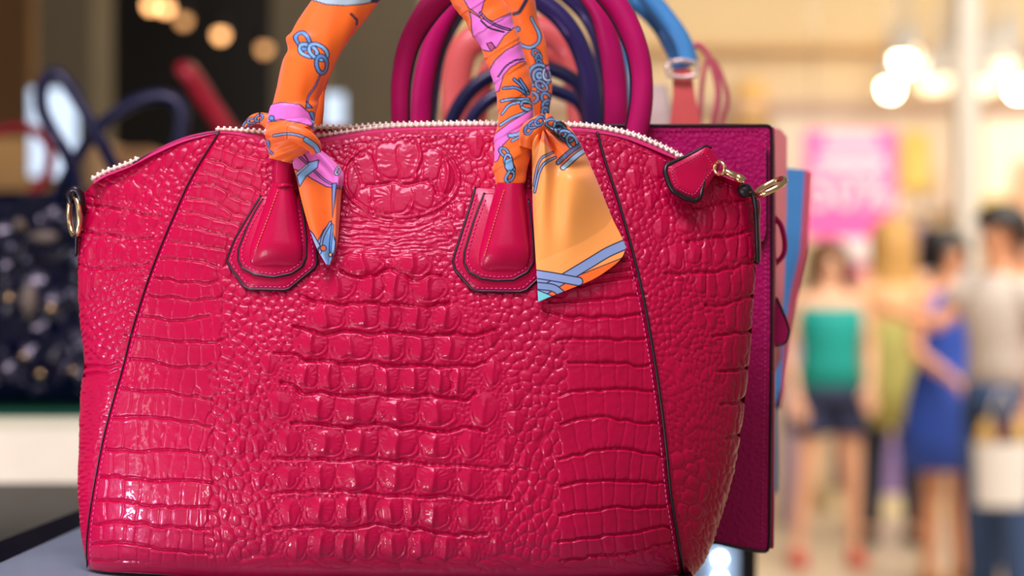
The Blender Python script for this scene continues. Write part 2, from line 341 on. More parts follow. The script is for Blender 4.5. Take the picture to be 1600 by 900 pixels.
v, f = bagbody(-170, 70, 330, 600, 2.98, 0.10, zmin=1.1892); MB().add(v, f).build('body', M['red'], rb)
MB().add(*pxtube([(-60, 340, 3.0), (-62, 260, 3.0), (-20, 215, 3.0), (22, 200, 3.0), (58, 206, 3.0), (78, 232, 3.0), (72, 275, 3.0), (46, 308, 3.0), (24, 345, 3.0)], 9)).build('handle', M['red'], rb)
ch = thing('coral_handbag', 'coral red handbag with a straight rising handle behind the crocodile handbag', 'handbag', P(400, 640, 2.62), )
ch.location.z = 1.1892; ch.location.x = -0.42
M['coralred'] = mat('coral_red_leather', (206, 44, 62), 0.32, coat=0.3, vary=0.08)
v, f = bagbody(350, 560, 300, 600, 2.66, 0.10, zmin=z2 + .0002); MB().add(v, f).build('body', M['coralred'], ch); ch.location.z = z2
MB().add(*pxtube([(296, 116, 2.6), (322, 156, 2.61), (350, 198, 2.62), (376, 245, 2.64), (395, 310, 2.66)], [15, 17, 17, 16, 15])).build('handle', M['coralred'], ch)
MB().add(*pxtube([(296, 118, 2.6), (286, 108, 2.63), (300, 112, 2.68), (330, 160, 2.72), (372, 240, 2.73), (392, 310, 2.70)], [15, 14, 12, 12, 12, 12])).build('handle', M['coralred'], ch)

# ------------------------------------------------------------------ main display table (grey top in a black frame)
TZ = 1.2393
M['grey_top'] = mat('grey_lacquer', (156, 176, 186), 0.22, coat=0.3, vary=0.06, vscale=12)
mt = thing('display_table', 'long grey topped display table with a black frame carrying the row of bags', 'table', (-0.1, 1.6, 0))
def prism(pts, z0, z1):
    n = len(pts); v = [(x, y, z0) for x, y in pts] + [(x, y, z1) for x, y in pts]
    return v, [tuple(range(n - 1, -1, -1)), tuple(range(n, 2 * n))] + [(i, (i + 1) % n, n + (i + 1) % n, n + i) for i in range(n)]
def xl_out(y): return -0.3246 + (y - 1.42) * 0.059
def xl_in(y): return -0.2922 + (y - 1.278) * 0.10
Y0, Y1 = 1.12, 2.25
MB().add(*prism([(xl_in(Y0), Y0), (0.092, Y0), (0.098, Y1), (xl_in(Y1) - .06, Y1)], TZ - 0.02, TZ)).build('tabletop', M['grey_top'], mt, False)
MB().add(*prism([(xl_out(Y0), Y0), (xl_in(Y0), Y0), (xl_in(Y1) - .06, Y1), (xl_out(Y1), Y1)], TZ - 0.035, TZ + 0.0004)).build('frame', M['black_gloss'], mt, False)
MB().add(*prism([(0.092, Y0), (0.100, Y0), (0.106, Y1), (0.098, Y1)], TZ - 0.035, TZ + 0.0004)).build('frame', M['black_gloss'], mt, False)
MB().add(*prism([(xl_out(Y0), Y0 - .012), (0.100, Y0 - .012), (0.100, Y0), (xl_out(Y0), Y0)], TZ - 0.035, TZ + 0.0004)).build('frame', M['black_gloss'], mt, False)
for x in (-0.30, 0.07):
    for y in (1.16, 2.2): sbox('leg', (x - .02, x + .02, y - .02, y + .02, 0, TZ - .021), M['black_gloss'], parent=mt)
# lit case and black post glimpsed under the tote's corner
lc = thing('glass_case', 'pale blue glass case with round lit bulbs under the tote corner', 'case', P(1130, 900, 2.1)); lc.location.z = 0
sbox('case_body', (P(1078, 0, 2.1).x, P(1157, 0, 2.1).x, 2.1, 2.3, 0, P(0, 846, 2.1).z), mat('pale_blue_glass', (168, 196, 226), 0.12, vary=0.2, vscale=14), parent=lc)
for y in (873, 903): MB().add(*ball(P(1125, y, 2.095), .006)).build('bulb', mat('white_bulb', (255, 255, 255), 0.3, emit=(250, 252, 255), estr=7), lc)
po = sbox('display_post', (P(1159, 0, 2.0).x, P(1182, 0, 2.0).x, 2.0, 2.014, 0, 1.19), M['black_wall'], 'thin black display post beside the pale blue case', 'post')

# ------------------------------------------------------------------ fuchsia tote behind the crocodile handbag
T2 = 1.340
to = thing('tote_bag', 'pebbled fuchsia tote standing right behind the crocodile handbag', 'handbag', (0.0, 1.38, TZ))
def poly_slab(poly, Y, th, name, m, parent, off=0.0):
    """flat piece of leather: outline in photograph positions at depth Y, th metres thick"""
    n = len(poly); v = [P(x, y, Y) for x, y in poly]; v = [tuple(q) for q in v] + [(q.x, q.y + th, q.z) for q in v]
    return MB().add(v, [tuple(range(n)), tuple(range(2 * n - 1, n - 1, -1))] + [(i, n + i, n + (i + 1) % n, (i + 1) % n) for i in range(n)]).build(name, m, parent, False)
fp = [(560, 197), (1200, 196), (1205, 200), (1205, 520), (1203, 700), (1201, 858), (1196, 862), (1160, 857), (1120, 848), (1060, 846), (580, 846), (560, 840)]
poly_slab(fp, T2, 0.004, 'front_panel', M['pebble'], to)
poly_slab([(x, y + 1) for x, y in fp], T2 + 0.075, 0.004, 'back_panel', M['pebble'], to)
# gusset: a bowed strip from the front panel's edge to the back panel's edge
def gusset(px, py0, py1, bow, name, parent, m):
    G = np.zeros((24, 10, 3))
    for i, t in enumerate(np.linspace(0, 1, 24)):
        y = py0 + (py1 - py0) * t
        for j, s in enumerate(np.linspace(0, 1, 10)):
            Y = T2 + 0.003 + 0.075 * s
            x = px + bow(y) * math.sin(math.pi * min(1.0, s * 0.9 + 0.05)) * (1 if px > 800 else -1)
            q = P(x, y, T2); G[i, j] = (q.x, Y, q.z)
    return cloth_thick(link(name, gridmesh(name, G), m, parent), 0.003)
gusset(1203, 198, 858, lambda y: 17 - 5 * abs(y - 420) / 440, 'side_gusset', to, M['pebble_dark'])
gusset(562, 198, 842, lambda y: 15, 'side_gusset', to, M['pebble_dark'])
MB().add(*box(P(565, 0, T2).x, P(1078, 0, T2).x, T2 + .004, T2 + .075, TZ + .0002, TZ + .006)).build('base_panel', M['pebble_dark'], to, False)
MB().add(*tube([P(x, y, T2) for x, y in [(562, 197), (900, 196.5), (1190, 196), (1199, 196.5), (1203, 198), (1205, 202), (1205.5, 210), (1205.5, 360), (1205.5, 520), (1203.5, 700), (1202, 840), (1201, 855), (1199, 860), (1195, 862), (1186, 861.5), (1160, 857), (1120, 848), (1060, 846)]], 2.6 * T2 / F, 8)).build('edge_piping', M['edge'], to)
def stitches(name, pts, Yf, m, parent, space=8.0, ln=5.0, r=0.9, off=0.0):
    """pts: photograph positions; Yf(x, y): depth of the surface; one little capsule per stitch"""
    p = catmull([(x, y) for x, y in pts], 10); d = np.r_[0, np.cumsum(np.hypot(*np.diff(p, axis=0).T))]
    mb = MB()
    for s in np.arange(space / 2, d[-1] - ln / 2, space):
        a = [np.interp(s - ln / 2, d, p[:, k]) for k in (0, 1)]; b = [np.interp(s + ln / 2, d, p[:, k]) for k in (0, 1)]
        A = P(a[0], a[1], Yf(*a) - off); B = P(b[0], b[1], Yf(*b) - off); C = (A + B) / 2 - Vector((0, 0.0002, 0))
        rr = r * A.y / F
        mb.add(*tube([A, A * 0.75 + B * 0.25 - Vector((0, .0002, 0)), C, A * 0.25 + B * 0.75 - Vector((0, .0002, 0)), B], [rr * .4, rr, rr, rr, rr * .4], 5))
    return tag(mb.build(name, m, parent), kind='stuff')
stitches('stitching', [(1196, 205), (1196, 520), (1193, 700), (1190, 850)], lambda x, y: T2 - 0.0004, M['thread'], to, 7.0, 4.4, 0.8)
stitches('stitching', [(1010, 204), (1190, 204)], lambda x, y: T2 - 0.0004, M['pebble_dark'], to, 7.0, 4.4, 0.8)
# hanging closure tab with rounded foot, edge painted black
ft = [(1150, 240), (1197, 232), (1197, 362), (1193, 376), (1182, 381), (1150, 381)]
poly_slab(ft, T2 - 0.0035, 0.003, 'closure_tab', M['pebble'], to)
MB().add(*pxtube([(1197.5, 232, T2 - .002), (1197.5, 300, T2 - .002), (1197.5, 340, T2 - .002), (1197.3, 362, T2 - .002), (1193, 376, T2 - .002), (1182, 382, T2 - .002), (1150, 382, T2 - .002)], 2.2, 8)).build('tab_edge', M['edge'], to)
# side loop and hanging tag on the gusset
MB().add(*pxtube([(1209, 338, T2 + .02), (1220, 352, T2 + .022), (1226, 376, T2 + .025), (1224, 398, T2 + .028), (1210, 414, T2 + .03)], 4.2, 10, 1.8)).build('side_loop', M['pebble_dark'], to)
tg = poly_slab([(1209, 464), (1215, 470), (1230, 508), (1231, 524), (1225, 536), (1209, 540)], T2 + .02, .004, 'hanging_tag', M['pebble_dark'], to)
MB().add(*pxtube([(1209, 463, T2 + .02), (1215.5, 470, T2 + .02), (1231, 508, T2 + .02), (1232, 525, T2 + .02), (1225, 537, T2 + .02), (1209, 541, T2 + .02)], 1.9, 8)).build('tag_edge', M['edge'], tg)
def strap(pts, rpx, ratio, m, parent, edge=True):
    h = MB().add(*pxtube(pts, rpx, 18, ratio)).build('handle', m, parent)
    if edge:
        cx = np.mean([p[0] for p in pts])
        mb = MB(); c = catmull(pts, 8); rr = np.interp(np.linspace(0, 1, len(c)), np.linspace(0, 1, len(rpx)), rpx) if not np.isscalar(rpx) else np.full(len(c), rpx)
        T = np.gradient(c[:, :2], axis=0); T /= np.linalg.norm(T, axis=1, keepdims=True)
        inner = np.stack([c[:, 0] - T[:, 1] * rr * 0.98, c[:, 1] + T[:, 0] * rr * 0.98, c[:, 2]], 1)
        mb.add(*tube([P(*q) for q in inner], 2.4 * pts[0][2] / F, 8, 2.2)).build('handle_edge', M['edge'], h)
    return h
FH = [(627, 300, T2 - .006), (625, 192, T2 - .006), (627, 120, T2 - .004), (645, 55, T2 - .002), (690, -8, T2), (755, -58, T2), (830, -72, T2), (905, -52, T2), (960, 4, T2 - .002), (990, 60, T2 - .004), (1003, 120, T2 - .005), (998, 192, T2 - .006), (970, 300, T2 - .006)]
strap(FH, [14, 14, 15, 17, 20, 20, 20, 20, 19, 18, 17, 18, 18], 0.8, M['pebble_dark'], to)
RH = [(656, 300, T2 + .080), (657, 192, T2 + .080), (666, 110, T2 + .078), (694, 30, T2 + .075), (745, -30, T2 + .075), (820, -50, T2 + .075), (890, -35, T2 + .075), (932, 10, T2 + .075), (950, 60, T2 + .078), (960, 120, T2 + .080), (962, 192, T2 + .080), (955, 300, T2 + .080)]
strap(RH, [17, 17, 17, 16, 16, 16, 16, 16, 18, 19, 19, 18], 0.8, M['pebble_dark'], to)

# ------------------------------------------------------------------ the bags lined up behind
def backbag(name, label, rect, Y, dep, m, handles, ratio=1.0, hm=None, flat=False):
    a = P((rect[0] + rect[1]) / 2, 0, Y); b = thing(name, label, 'handbag', (a.x, Y + dep / 2, TZ))
    MB().add(*bagbody(rect[0], rect[1], rect[2], 800, Y, dep, zmin=TZ)).build('body', m, b)
    for pts, r in handles: MB().add(*pxtube(pts, r, 16, ratio)).build('handle', hm or m, b)
    zt = P(0, rect[2], Y).z
    return b
M['indigo'] = mat('indigo_leather', (42, 32, 86), 0.3, coat=0.3, vary=0.1)
M['coral'] = mat('coral_leather', (226, 98, 88), 0.38, coat=0.3, vary=0.06)
M['pinkred'] = mat('rose_leather', (214, 96, 110), 0.4, coat=0.2, vary=0.06)
M['sky'] = mat('sky_blue_leather', (78, 160, 214), 0.38, coat=0.2, vary=0.06)
M['cream'] = mat('cream_leather', (214, 200, 178), 0.45, vary=0.05)
Y = 1.50
backbag('indigo_handbag', 'indigo handbag with two tall dark handles behind the fuchsia tote', (640, 965, 225), Y, 0.06, M['indigo'],
  [([(660, 240, Y - .004), (660, 190, Y - .004), (668, 110, Y - .004), (698, 30, Y - .004), (770, -32, Y - .004), (850, 6, Y - .004), (893, 50, Y - .004), (918, 110, Y - .004), (928, 178, Y - .004), (930, 240, Y - .004)], 16),
   ([(668, 240, Y + .05), (668, 170, Y + .05), (690, 60, Y + .05), (760, -30, Y + .05), (840, -36, Y + .05), (902, 4, Y + .05), (934, 50, Y + .05), (948, 110, Y + .05), (950, 180, Y + .05), (950, 240, Y + .05)], 16)])
Y = 1.60
backbag('navy_tote', 'navy bag with two low arched handles behind the indigo handbag', (670, 940, 228), Y, 0.05, M['navy_smooth'],
  [([(700, 240, Y), (705, 192, Y), (734, 143, Y), (778, 114, Y), (830, 104, Y), (876, 114, Y), (910, 140, Y), (926, 192, Y), (930, 240, Y)], 12),
   ([(724, 240, Y + .04), (734, 192, Y + .04), (762, 158, Y + .04), (800, 141, Y + .04), (840, 136, Y + .04), (876, 145, Y + .04), (904, 160, Y + .04), (918, 190, Y + .04), (920, 240, Y + .04)], 11)])
Y = 1.72
backbag('coral_tote', 'coral bag with broad squared handles behind the navy arches', (680, 960, 198), Y, 0.06, M['coral'],
  [([(713, 225, Y), (714, 190, Y), (714, 120, Y), (728, 74, Y), (770, 52, Y), (830, 46, Y), (876, 60, Y), (902, 100, Y), (910, 180, Y), (910, 225, Y)], 24),
   ([(745, 225, Y + .05), (750, 150, Y + .05), (778, 92, Y + .05), (830, 80, Y + .05), (880, 92, Y + .05), (900, 150, Y + .05), (905, 225, Y + .05)], 16)], 0.7)
Y = 1.58
bb = backbag('sky_blue_handbag', 'sky blue handbag with buckled coral strap, its side seen past the tote', (960, 1221, 262), Y, 0.05, M['sky'],
  [([(975, -40, Y), (1010, -8, Y), (1042, 30, Y), (1066, 66, Y), (1078, 104, Y)], 15), ([(965, -5, Y + .03), (1000, 10, Y + .03), (1030, 40, Y + .03), (1052, 78, Y + .03), (1064, 108, Y + .03)], 13),
   ([(1012, -6, Y), (1000, -40, Y), (985, -30, Y), (974, 10, Y), (970, 80, Y + .01), (974, 160, Y + .01), (978, 290, Y + .01)], 12)])
q = P(1066, 106, Y); s = Y / F
mb = MB(); mb.add(*tube([P(x, y, Y - .008) for x, y in [(1044, 97), (1066, 94), (1088, 98), (1090, 108), (1088, 118), (1066, 121), (1044, 118), (1042, 108), (1044, 97)]], 3.6 * s, 8)).build('buckle', mat('cream_metal_buckle', (236, 220, 196), 0.3, metal=0.4), bb)
st = [(1052, 108), (1080, 108), (1086, 150), (1096, 200), (1100, 330), (1046, 330), (1046, 200), (1052, 150)]
poly_slab(st, Y - .004, .005, 'strap', M['coral'], bb)
poly_slab([(1210, 262), (1258, 265), (1254, 330), (1250, 395), (1236, 455), (1226, 520), (1221, 600), (1210, 640)], Y + .002, .02, 'side_wing', M['sky'], bb)
poly_slab([(1258, 265), (1269, 270), (1262, 390), (1248, 460), (1234, 530), (1226, 610), (1219, 640), (1221, 600), (1226, 520), (1236, 455), (1250, 395), (1254, 330)], Y + .000, .024, 'side_trim', M['pinkred'], bb)
Y = 1.66
backbag('rose_handbag', 'rose bag with thin looped straps at the back of the row', (950, 1221, 205), Y, 0.05, M['pinkred'],
  [([(1062, 225, Y), (1072, 100, Y), (1088, 70, Y), (1108, 90, Y), (1122, 140, Y), (1116, 190, Y), (1112, 225, Y)], 5), ([(1090, 225, Y + .03), (1100, 110, Y + .03), (1118, 100, Y + .03), (1136, 150, Y + .03), (1128, 190, Y + .03), (1120, 225, Y + .03)], 4)])
rz = bpy.data.objects['rose_handbag']
poly_slab([(1206, 200), (1220, 202), (1230, 214), (1229, 330), (1226, 430), (1220, 560), (1206, 600)], 1.50, .02, 'side_wing', mat('rose_side', (222, 134, 124), 0.45), rz)
Y = 1.78
backbag('cream_handbag', 'cream bag showing between the blue handle and the fuchsia handle', (965, 1056, 130), Y, 0.05, M['cream'], [])
# ---- crocodile relief: a height field (in units of 0.343 mm) over the bag's front --------------
GX0, GY0, GX1, GY1 = 96, 186, 1204, 920
GH, GW = GY1 - GY0, GX1 - GX0
YY, XX = np.mgrid[GY0:GY1, GX0:GX1].astype(np.float32)
SEAM_L = [(343,205),(300,275),(270,340),(245,400),(225,455),(205,520),(190,580),(178,620),(162,680),(150,740),(140,800),(135,850),(137,915)]
SEAM_R = [(933,205),(945,250),(965,310),(985,380),(1000,440),(1012,500),(1024,570),(1034,640),(1041,700),(1048,770),(1056,820),(1064,870),(1070,915)]
def interp_x(poly, y):
    return np.interp(y, [p[1] for p in poly], [p[0] for p in poly])
def interp_y(poly, x):
    return np.interp(x, [p[0] for p in poly], [p[1] for p in poly])
rs = np.random.RandomState(7)

def sst(e0, e1, x):
    t = np.clip((x - e0) / (e1 - e0), 0, 1); return t * t * (3 - 2 * t)
def vnoise(scale, seed, sx=1.0, sy=1.0):
    """smooth value noise on the grid, feature size in grid units"""
    r = np.random.RandomState(seed)
    n = 64
    t = r.rand(n, n).astype(np.float32)
    u = XX / (scale * sx); v = YY / (scale * sy)
    iu = np.floor(u).astype(int); iv = np.floor(v).astype(int)
    fu = u - iu; fv = v - iv
    fu = fu * fu * (3 - 2 * fu); fv = fv * fv * (3 - 2 * fv)
    a = t[iv % n, iu % n]; b = t[iv % n, (iu + 1) % n]; c = t[(iv + 1) % n, iu % n]; d = t[(iv + 1) % n, (iu + 1) % n]
    return (a * (1 - fu) + b * fu) * (1 - fv) + (c * (1 - fu) + d * fu) * fv - 0.5

S = []        # scales: x, y, a, b, angle, power, height, keel
def sc(x, y, a, b, ang=0.0, p=2.4, h=3.0, keel=0.0):
    S.append((x, y, a, b, ang, p, h, keel))
# rows of horn scutes down the back
ROWS = [
 [(569,413,30,18,-8),(645,413,29,18,8)],
 [(528,448,26,21,-10),(582,450,18,20,-3),(618,448,20,22,3),(670,452,26,20,4)],
 [(510,495,27,19,0),(569,495,25,20,0),(609,495,16,19,0),(652,497,20,19,0),(697,497,22,19,0)],
 [(488,539,23,18,0),(550,541,33,20,0),(609,544,23,20,0),(658,545,21,20,0),(704,545,23,19,0)],
 [(478,588,20,19,0),(515,589,19,20,0),(559,591,25,20,0),(605,594,18,19,0),(648,595,21,19,0),(688,597,17,19,0),(716,598,13,19,0)],
 [(499,640,23,19,0),(557,643,34,20,0),(622,645,32,20,0),(684,646,27,20,0)],
 [(509,693,28,20,0),(565,693,26,20,0),(622,695,31,20,0),(681,698,26,20,0)],
 [(502,747,22,20,0),(557,747,31,20,0),(619,747,29,20,0),(678,751,27,20,0)],
 [(501,799,22,20,0),(544,797,20,20,0),(574,794,12,20,0),(611,799,21,20,0),(644,800,12,20,0),(678,805,22,20,0)],
 [(502,852,20,20,0),(538,855,16,20,3),(572,849,18,22,6),(614,853,20,21,3),(658,856,18,20,2),(697,858,16,20,2)]]
for ri, row in enumerate(ROWS):
    for (x, y, a, b, g) in row:
        sc(x, y, a, b, math.radians(g), 2.6 if ri > 1 else 2.1, 3.4, 2.2)
for (x, y, a, b) in [(437,634,16,21),(757,643,19,24),(450,692,16,20),(736,696,17,22),(789,706,11,18),(451,747,16,19),(734,754,17,21),(787,757,11,19),
        (454,803,15,20),(733,808,17,22),(782,808,11,20),(464,856,16,20),(736,864,15,19),(776,853,10,17),(404,696,11,17),(407,748,10,18),(409,801,9,20),
        (417,853,9,21),(420,570,13,17),(391,605,10,16),(771,583,13,20),(805,661,13,18),(768,531,10,12),(803,624,13,16),(820,720,10,15),(826,775,9,15),
        (370,650,10,15),(376,700,9,15)]:
    sc(x, y, a, b, math.radians(rs.uniform(-4, 6)), 2.1, 3.0, 0.9)
# nape crest
for (x, y, a, b, g, h, k) in [(621,255,37,29,0,3.2,0),(674,262,16,26,14,2.2,0),(699,280,15,25,8,2.8,0.8),(573,268,14,22,-12,1.4,0),
        (547,289,13,28,8,2.8,0.6),(566,317,14,19,20,1.6,0),(612,313,33,23,0,3.0,0),(661,308,18,21,-10,2.2,0),(688,312,9,12,-30,2.2,0),
        (744,230,12,20,0,3.2,.5),(708,218,6,9,0,2,0),(733,263,6,10,0,2,0),(737,279,6,8,0,2,0),(755,273,6,13,0,2,0),(733,297,7,10,0,2,0),(720,330,8,13,0,2.4,0),
        (704,361,10,10,0,2.4,0),(770,245,7,13,0,2,0),(725,395,8,8,0,2,0)]:
    sc(x, y, a, b, math.radians(g), 2.3, h, k)
# right gusset
for (x, y, a, b, g) in [(1026,262,13,20,-4),(992,280,9,16,-4),(977,252,7,12,-4),(1017,314,9,16,-4),(1034,358,10,17,-4),(985,314,6,11,0),(965,230,6,8,0),(995,233,6,8,0),
        (1073,352,14,16,4),(1056,404,12,20,0),(1084,398,12,17,0),(1103,397,9,17,-4),(1060,300,9,14,0),(1100,300,13,14,0),(1128,298,12,14,0),(1150,296,10,12,0),
        (1103,348,11,20,0),(1124,345,10,21,2),(1144,341,10,21,2),(1163,337,9,21,2),(1125,395,10,20,0),(1145,392,9,20,2),(1162,388,8,20,0),(1174,386,5,20,0),
        (1096,445,10,17,0),(1112,448,9,19,0),(1132,446,10,21,0),(1150,443,8,22,2),(1164,440,6,22,2),(1174,438,5,22,2),(1041,404,8,14,0),(1010,400,7,11,0),
        (1095,500,8,13,-4),(1112,503,8,15,0),(1142,498,11,22,2),(1158,495,6,23,3),(1170,492,6,23,3),(1136,551,9,24,3),(1150,548,7,25,4),(1162,546,5,25,4),(1170,545,4,25,5),
        (1140,603,8,23,4),(1152,601,6,23,5),(1163,600,5,23,6),(1144,656,7,24,6),(1153,654,5,24,7),(1160,653,4,24,8),(1060,450,6,11,0),(1075,470,6,10,0),(1058,720,12,11,25),
        (1080,712,11,9,25),(1082,733,11,9,20),(1062,745,10,12,25),(1084,755,12,10,15),(1078,778,14,11,20),(1068,800,9,12,20),(1086,800,12,12,30),(1090,825,10,12,20),
        (1076,832,9,14,-10),(1100,770,6,18,12),(1102,735,6,17,-10)]:
    sc(x, y, a, b, math.radians(g), 2.6, 0.16 * min(a, b) + 1.0, 0.6 if b > 15 and x < 1110 else 0.0)
# left gusset
for (x, y, a, b, g) in [(205,303,12,18,6),(241,263,8,17,25),(174,303,10,17,15),(231,311,7,12,10),(145,349,13,16,25),(177,347,11,17,15),(209,351,9,18,12),(262,252,7,14,25),
        (283,244,7,12,25),(150,300,9,12,40),(140,398,8,18,5),(160,395,9,18,5),(185,395,9,15,10),(210,400,8,14,15),(238,345,7,13,15),(245,300,6,11,15),(303,232,6,11,25),
        (280,270,6,10,25),(132,445,7,20,0),(150,440,8,17,5),(222,280,7,10,30)]:
    sc(x, y, a, b, math.radians(g), 2.3, 0.16 * min(a, b) + 0.9, 0.5)
# belly bands: grooves from seam to centre, cells between them
GL = [[(337,229),(372,240),(415,250)],[(321,248),(366,263),(415,274)],[(307,267),(337,272),(370,285),(412,300)],[(297,287),(342,293),(370,311),(405,324)],
      [(285,309),(330,316),(365,333),(395,342)],[(275,330),(320,336),(380,356)],[(264,352),(310,357),(365,372)],[(254,376),(300,381),(358,394)],[(244,402),(280,406),(345,416)],
      [(225,432),(259,437),(315,443),(340,441)],[(215,455),(251,464),(302,469),(350,463)],[(205,488),(243,497),(286,500),(328,493)],[(195,523),(238,531),(297,536),(350,532)],
      [(186,560),(230,564),(281,573),(310,576),(331,568)],[(171,605),(217,611),(281,616),(334,627)],[(162,652),(240,652),(300,660),(330,668)],[(152,701),(217,705),(259,701),(313,709),(332,706)],
      [(145,745),(190,745),(238,751),(297,752),(334,757)],[(140,784),(182,782),(217,788),(270,792),(330,792)],[(137,819),(193,815),(238,821),(330,828)],[(135,851),(190,847),(238,856),(330,866)],
      [(135,873),(200,877),(270,882),(340,889)]]
GR = [[(893,415),(943,410),(990,405)],[(890,432),(943,425),(992,420)],[(885,449),(943,440),(998,433)],[(860,473),(900,470),(958,466),(1007,462)],[(851,484),(893,496),(943,495),(972,495),(1010,492)],
      [(872,532),(900,530),(958,531),(1016,530)],[(890,568),(958,567),(998,571),(1024,569)],[(874,618),(900,612),(958,608),(1030,612)],[(876,663),(900,655),(946,651),(987,658),(1035,663)],
      [(874,716),(900,711),(951,700),(993,705),(1041,713)],[(876,760),(900,755),(953,749),(1007,753),(1046,754)],[(874,805),(900,801),(953,793),(1007,792),(1050,790)],
      [(876,846),(900,841),(953,836),(1007,828),(1055,822)],[(876,876),(900,872),(980,865),(1020,855),(1060,848)]]
for gs, xa, xb, seam in ((GL, None, 328, SEAM_L), (GR, 882, None, SEAM_R)):
    for k in range(len(gs) - 1):
        g0, g1 = gs[k], gs[k + 1]
        ym = 0.5 * (g0[0][1] + g1[0][1] if gs is GL else g0[-1][1] + g1[-1][1])
        if gs is GL:
            x = interp_x(seam, ym) + 4; xe = min(max(g0[-1][0], g1[-1][0]) - 4, 410)
        else:
            x = max(g0[0][0], g1[0][0]) - 2; xe = interp_x(seam, ym) - 3
        while x < xe - 6:
            w = rs.uniform(17, 27) if (ym > 430) else rs.uniform(15, 24)
            if x + w > xe: w = xe - x
            if w < 7: break
            c = x + w / 2
            y0, y1 = interp_y(g0, c), interp_y(g1, c)
            sl = (interp_y(g0, c + 8) - interp_y(g0, c - 8)) / 16
            sc(c, (y0 + y1) / 2, w / 2, (y1 - y0) / 2, math.atan(sl), 7.0, 2.2, 0.0)
            x += w
N_EXPL = len(S)
# pebbles fill what is left; size and direction come from where they lie
def field(x, y):
    xl, xr = interp_x(SEAM_L, y), interp_x(SEAM_R, y)
    if x < xl:                                   # left gusset
        if y > 560: return 7.5, 2.6, math.radians(-14)
        return 6.2, 5.0, math.radians(-30)
    if x > xr:                                   # right gusset
        if y < 420: return 5.0, 6.0, 0.0
        t = min(1.0, max(0.0, (x - xr) / 110.0))
        if y < 560: return 5.2, 5.0 - t, math.radians(35)
        ang = 25 + 75 * t ** 0.8 + max(0, (y - 640)) * 0.08
        return 8.0, 3.6, math.radians(min(ang, 112))
    if y > 874: return 30.0, 7.0, 0.02
    if 500 < x < 735 and y < 402:
        if y > 338: return 9.0, 3.0, math.radians(6 * math.sin(x * 0.03))
        return 4.2, 4.2, 0.0
    cx = abs(x - 607)
    if y < 402: return (8.0, 7.0, math.radians(15)) if x < 420 else (5.5, 6.0, 0.0)
    if cx < 140 + (0 if y < 560 else 45) - (60 if y < 480 else 0):
        return 3.7, 3.5, 0.0
    s = 1.0 if x < 607 else -1.0
    t = min(1.0, max(0.0, (cx - 140) / 120.0))
    if y < 600: return 6.0 + 3.5 * t, 5.2 + 2.6 * t, math.radians(-6 * s)
    k = min(1.0, (y - 600) / 80.0)
    return 5.5 + 2.0 * t, 6.5 + 5.5 * t * k, math.radians(14 * -s * k)
own = np.full((GH, GW), 9.0, np.float32)
def stamp_own(x, y, a, b, ang, p, f):
    R = max(a, b) * 1.5 + 2
    x0, x1 = max(0, int(x - R - GX0)), min(GW, int(x + R - GX0) + 1); y0, y1 = max(0, int(y - R - GY0)), min(GH, int(y + R - GY0) + 1)
    if x1 <= x0 or y1 <= y0: return
    dx = XX[y0:y1, x0:x1] - x; dy = YY[y0:y1, x0:x1] - y
    c, s = math.cos(ang), math.sin(ang)
    d = (np.abs((dx * c + dy * s) / a) ** p + np.abs((-dx * s + dy * c) / b) ** p) ** (1 / p) * f
    np.minimum(own[y0:y1, x0:x1], d, out=own[y0:y1, x0:x1])
for s in S: stamp_own(*s[:6], 1.0)
cand = rs.rand(52000, 2)
for cx_, cy_ in cand:
    x = GX0 + cx_ * (GW - 1); y = GY0 + cy_ * (GH - 1)
    if own[int(y) - GY0, int(x) - GX0] < 1.22: continue
    a, b, ang = field(x, y)
    q = rs.uniform(0.72, 1.05); a *= q; b *= q
    sc(x, y, a, b, ang + rs.uniform(-.15, .15), 2.2, 0.20 * min(a, b) + 0.45, 0.0)
    stamp_own(x, y, a, b, ang, 2.2, 0.74)
F1 = np.full((GH, GW), 9.0, np.float32); F2 = F1.copy(); ID = np.zeros((GH, GW), np.int32)
WX = XX + 5 * vnoise(14, 3); WY = YY + 5 * vnoise(14, 4)
for i, (x, y, a, b, ang, p, h, kl) in enumerate(S):
    R = max(a, b) * 2.6 + 5
    x0, x1 = max(0, int(x - R - GX0)), min(GW, int(x + R - GX0) + 1); y0, y1 = max(0, int(y - R - GY0)), min(GH, int(y + R - GY0) + 1)
    if x1 <= x0 or y1 <= y0: continue
    dx = WX[y0:y1, x0:x1] - x; dy = WY[y0:y1, x0:x1] - y
    c, s = math.cos(ang), math.sin(ang)
    d = (np.abs((dx * c + dy * s) / a) ** p + np.abs((-dx * s + dy * c) / b) ** p) ** (1 / p)
    f1 = F1[y0:y1, x0:x1]; f2 = F2[y0:y1, x0:x1]; id_ = ID[y0:y1, x0:x1]
    m = d < f1
    f2[...] = np.where(m, f1, np.minimum(f2, d)); f1[...] = np.where(m, d, f1); id_[m] = i
SA = np.array(S, np.float32)
px_, py_, pa, pb, pang, pp, ph, pk = [SA[:, k][ID] for k in range(8)]
rad = np.minimum(pa, pb)
gap = (F2 - F1) * rad
ph = ph * np.where(pp > 6, 0.85, np.where(pk > 1.5, 0.9, 0.75))
dome = np.clip(1 - (F1 * 0.86) ** 2, 0, 1)
band = pp > 6
blx_ = ((XX - px_) * np.cos(pang) + (YY - py_) * np.sin(pang)) / pa
lowb = 0.6 + 0.4 * np.maximum(sst(640, 770, YY), sst(480, 410, YY))
prof = np.where(band, 1 - 0.26 * lowb * np.clip(np.abs(blx_), 0, 1.1) ** 6, np.where(ph < 1.9, np.clip(dome * 1.9, 0, 1) ** 0.7 * 0.75 + 0.25 * dome, np.sqrt(dome + 1e-6) * 0.55 + 0.45 * dome))
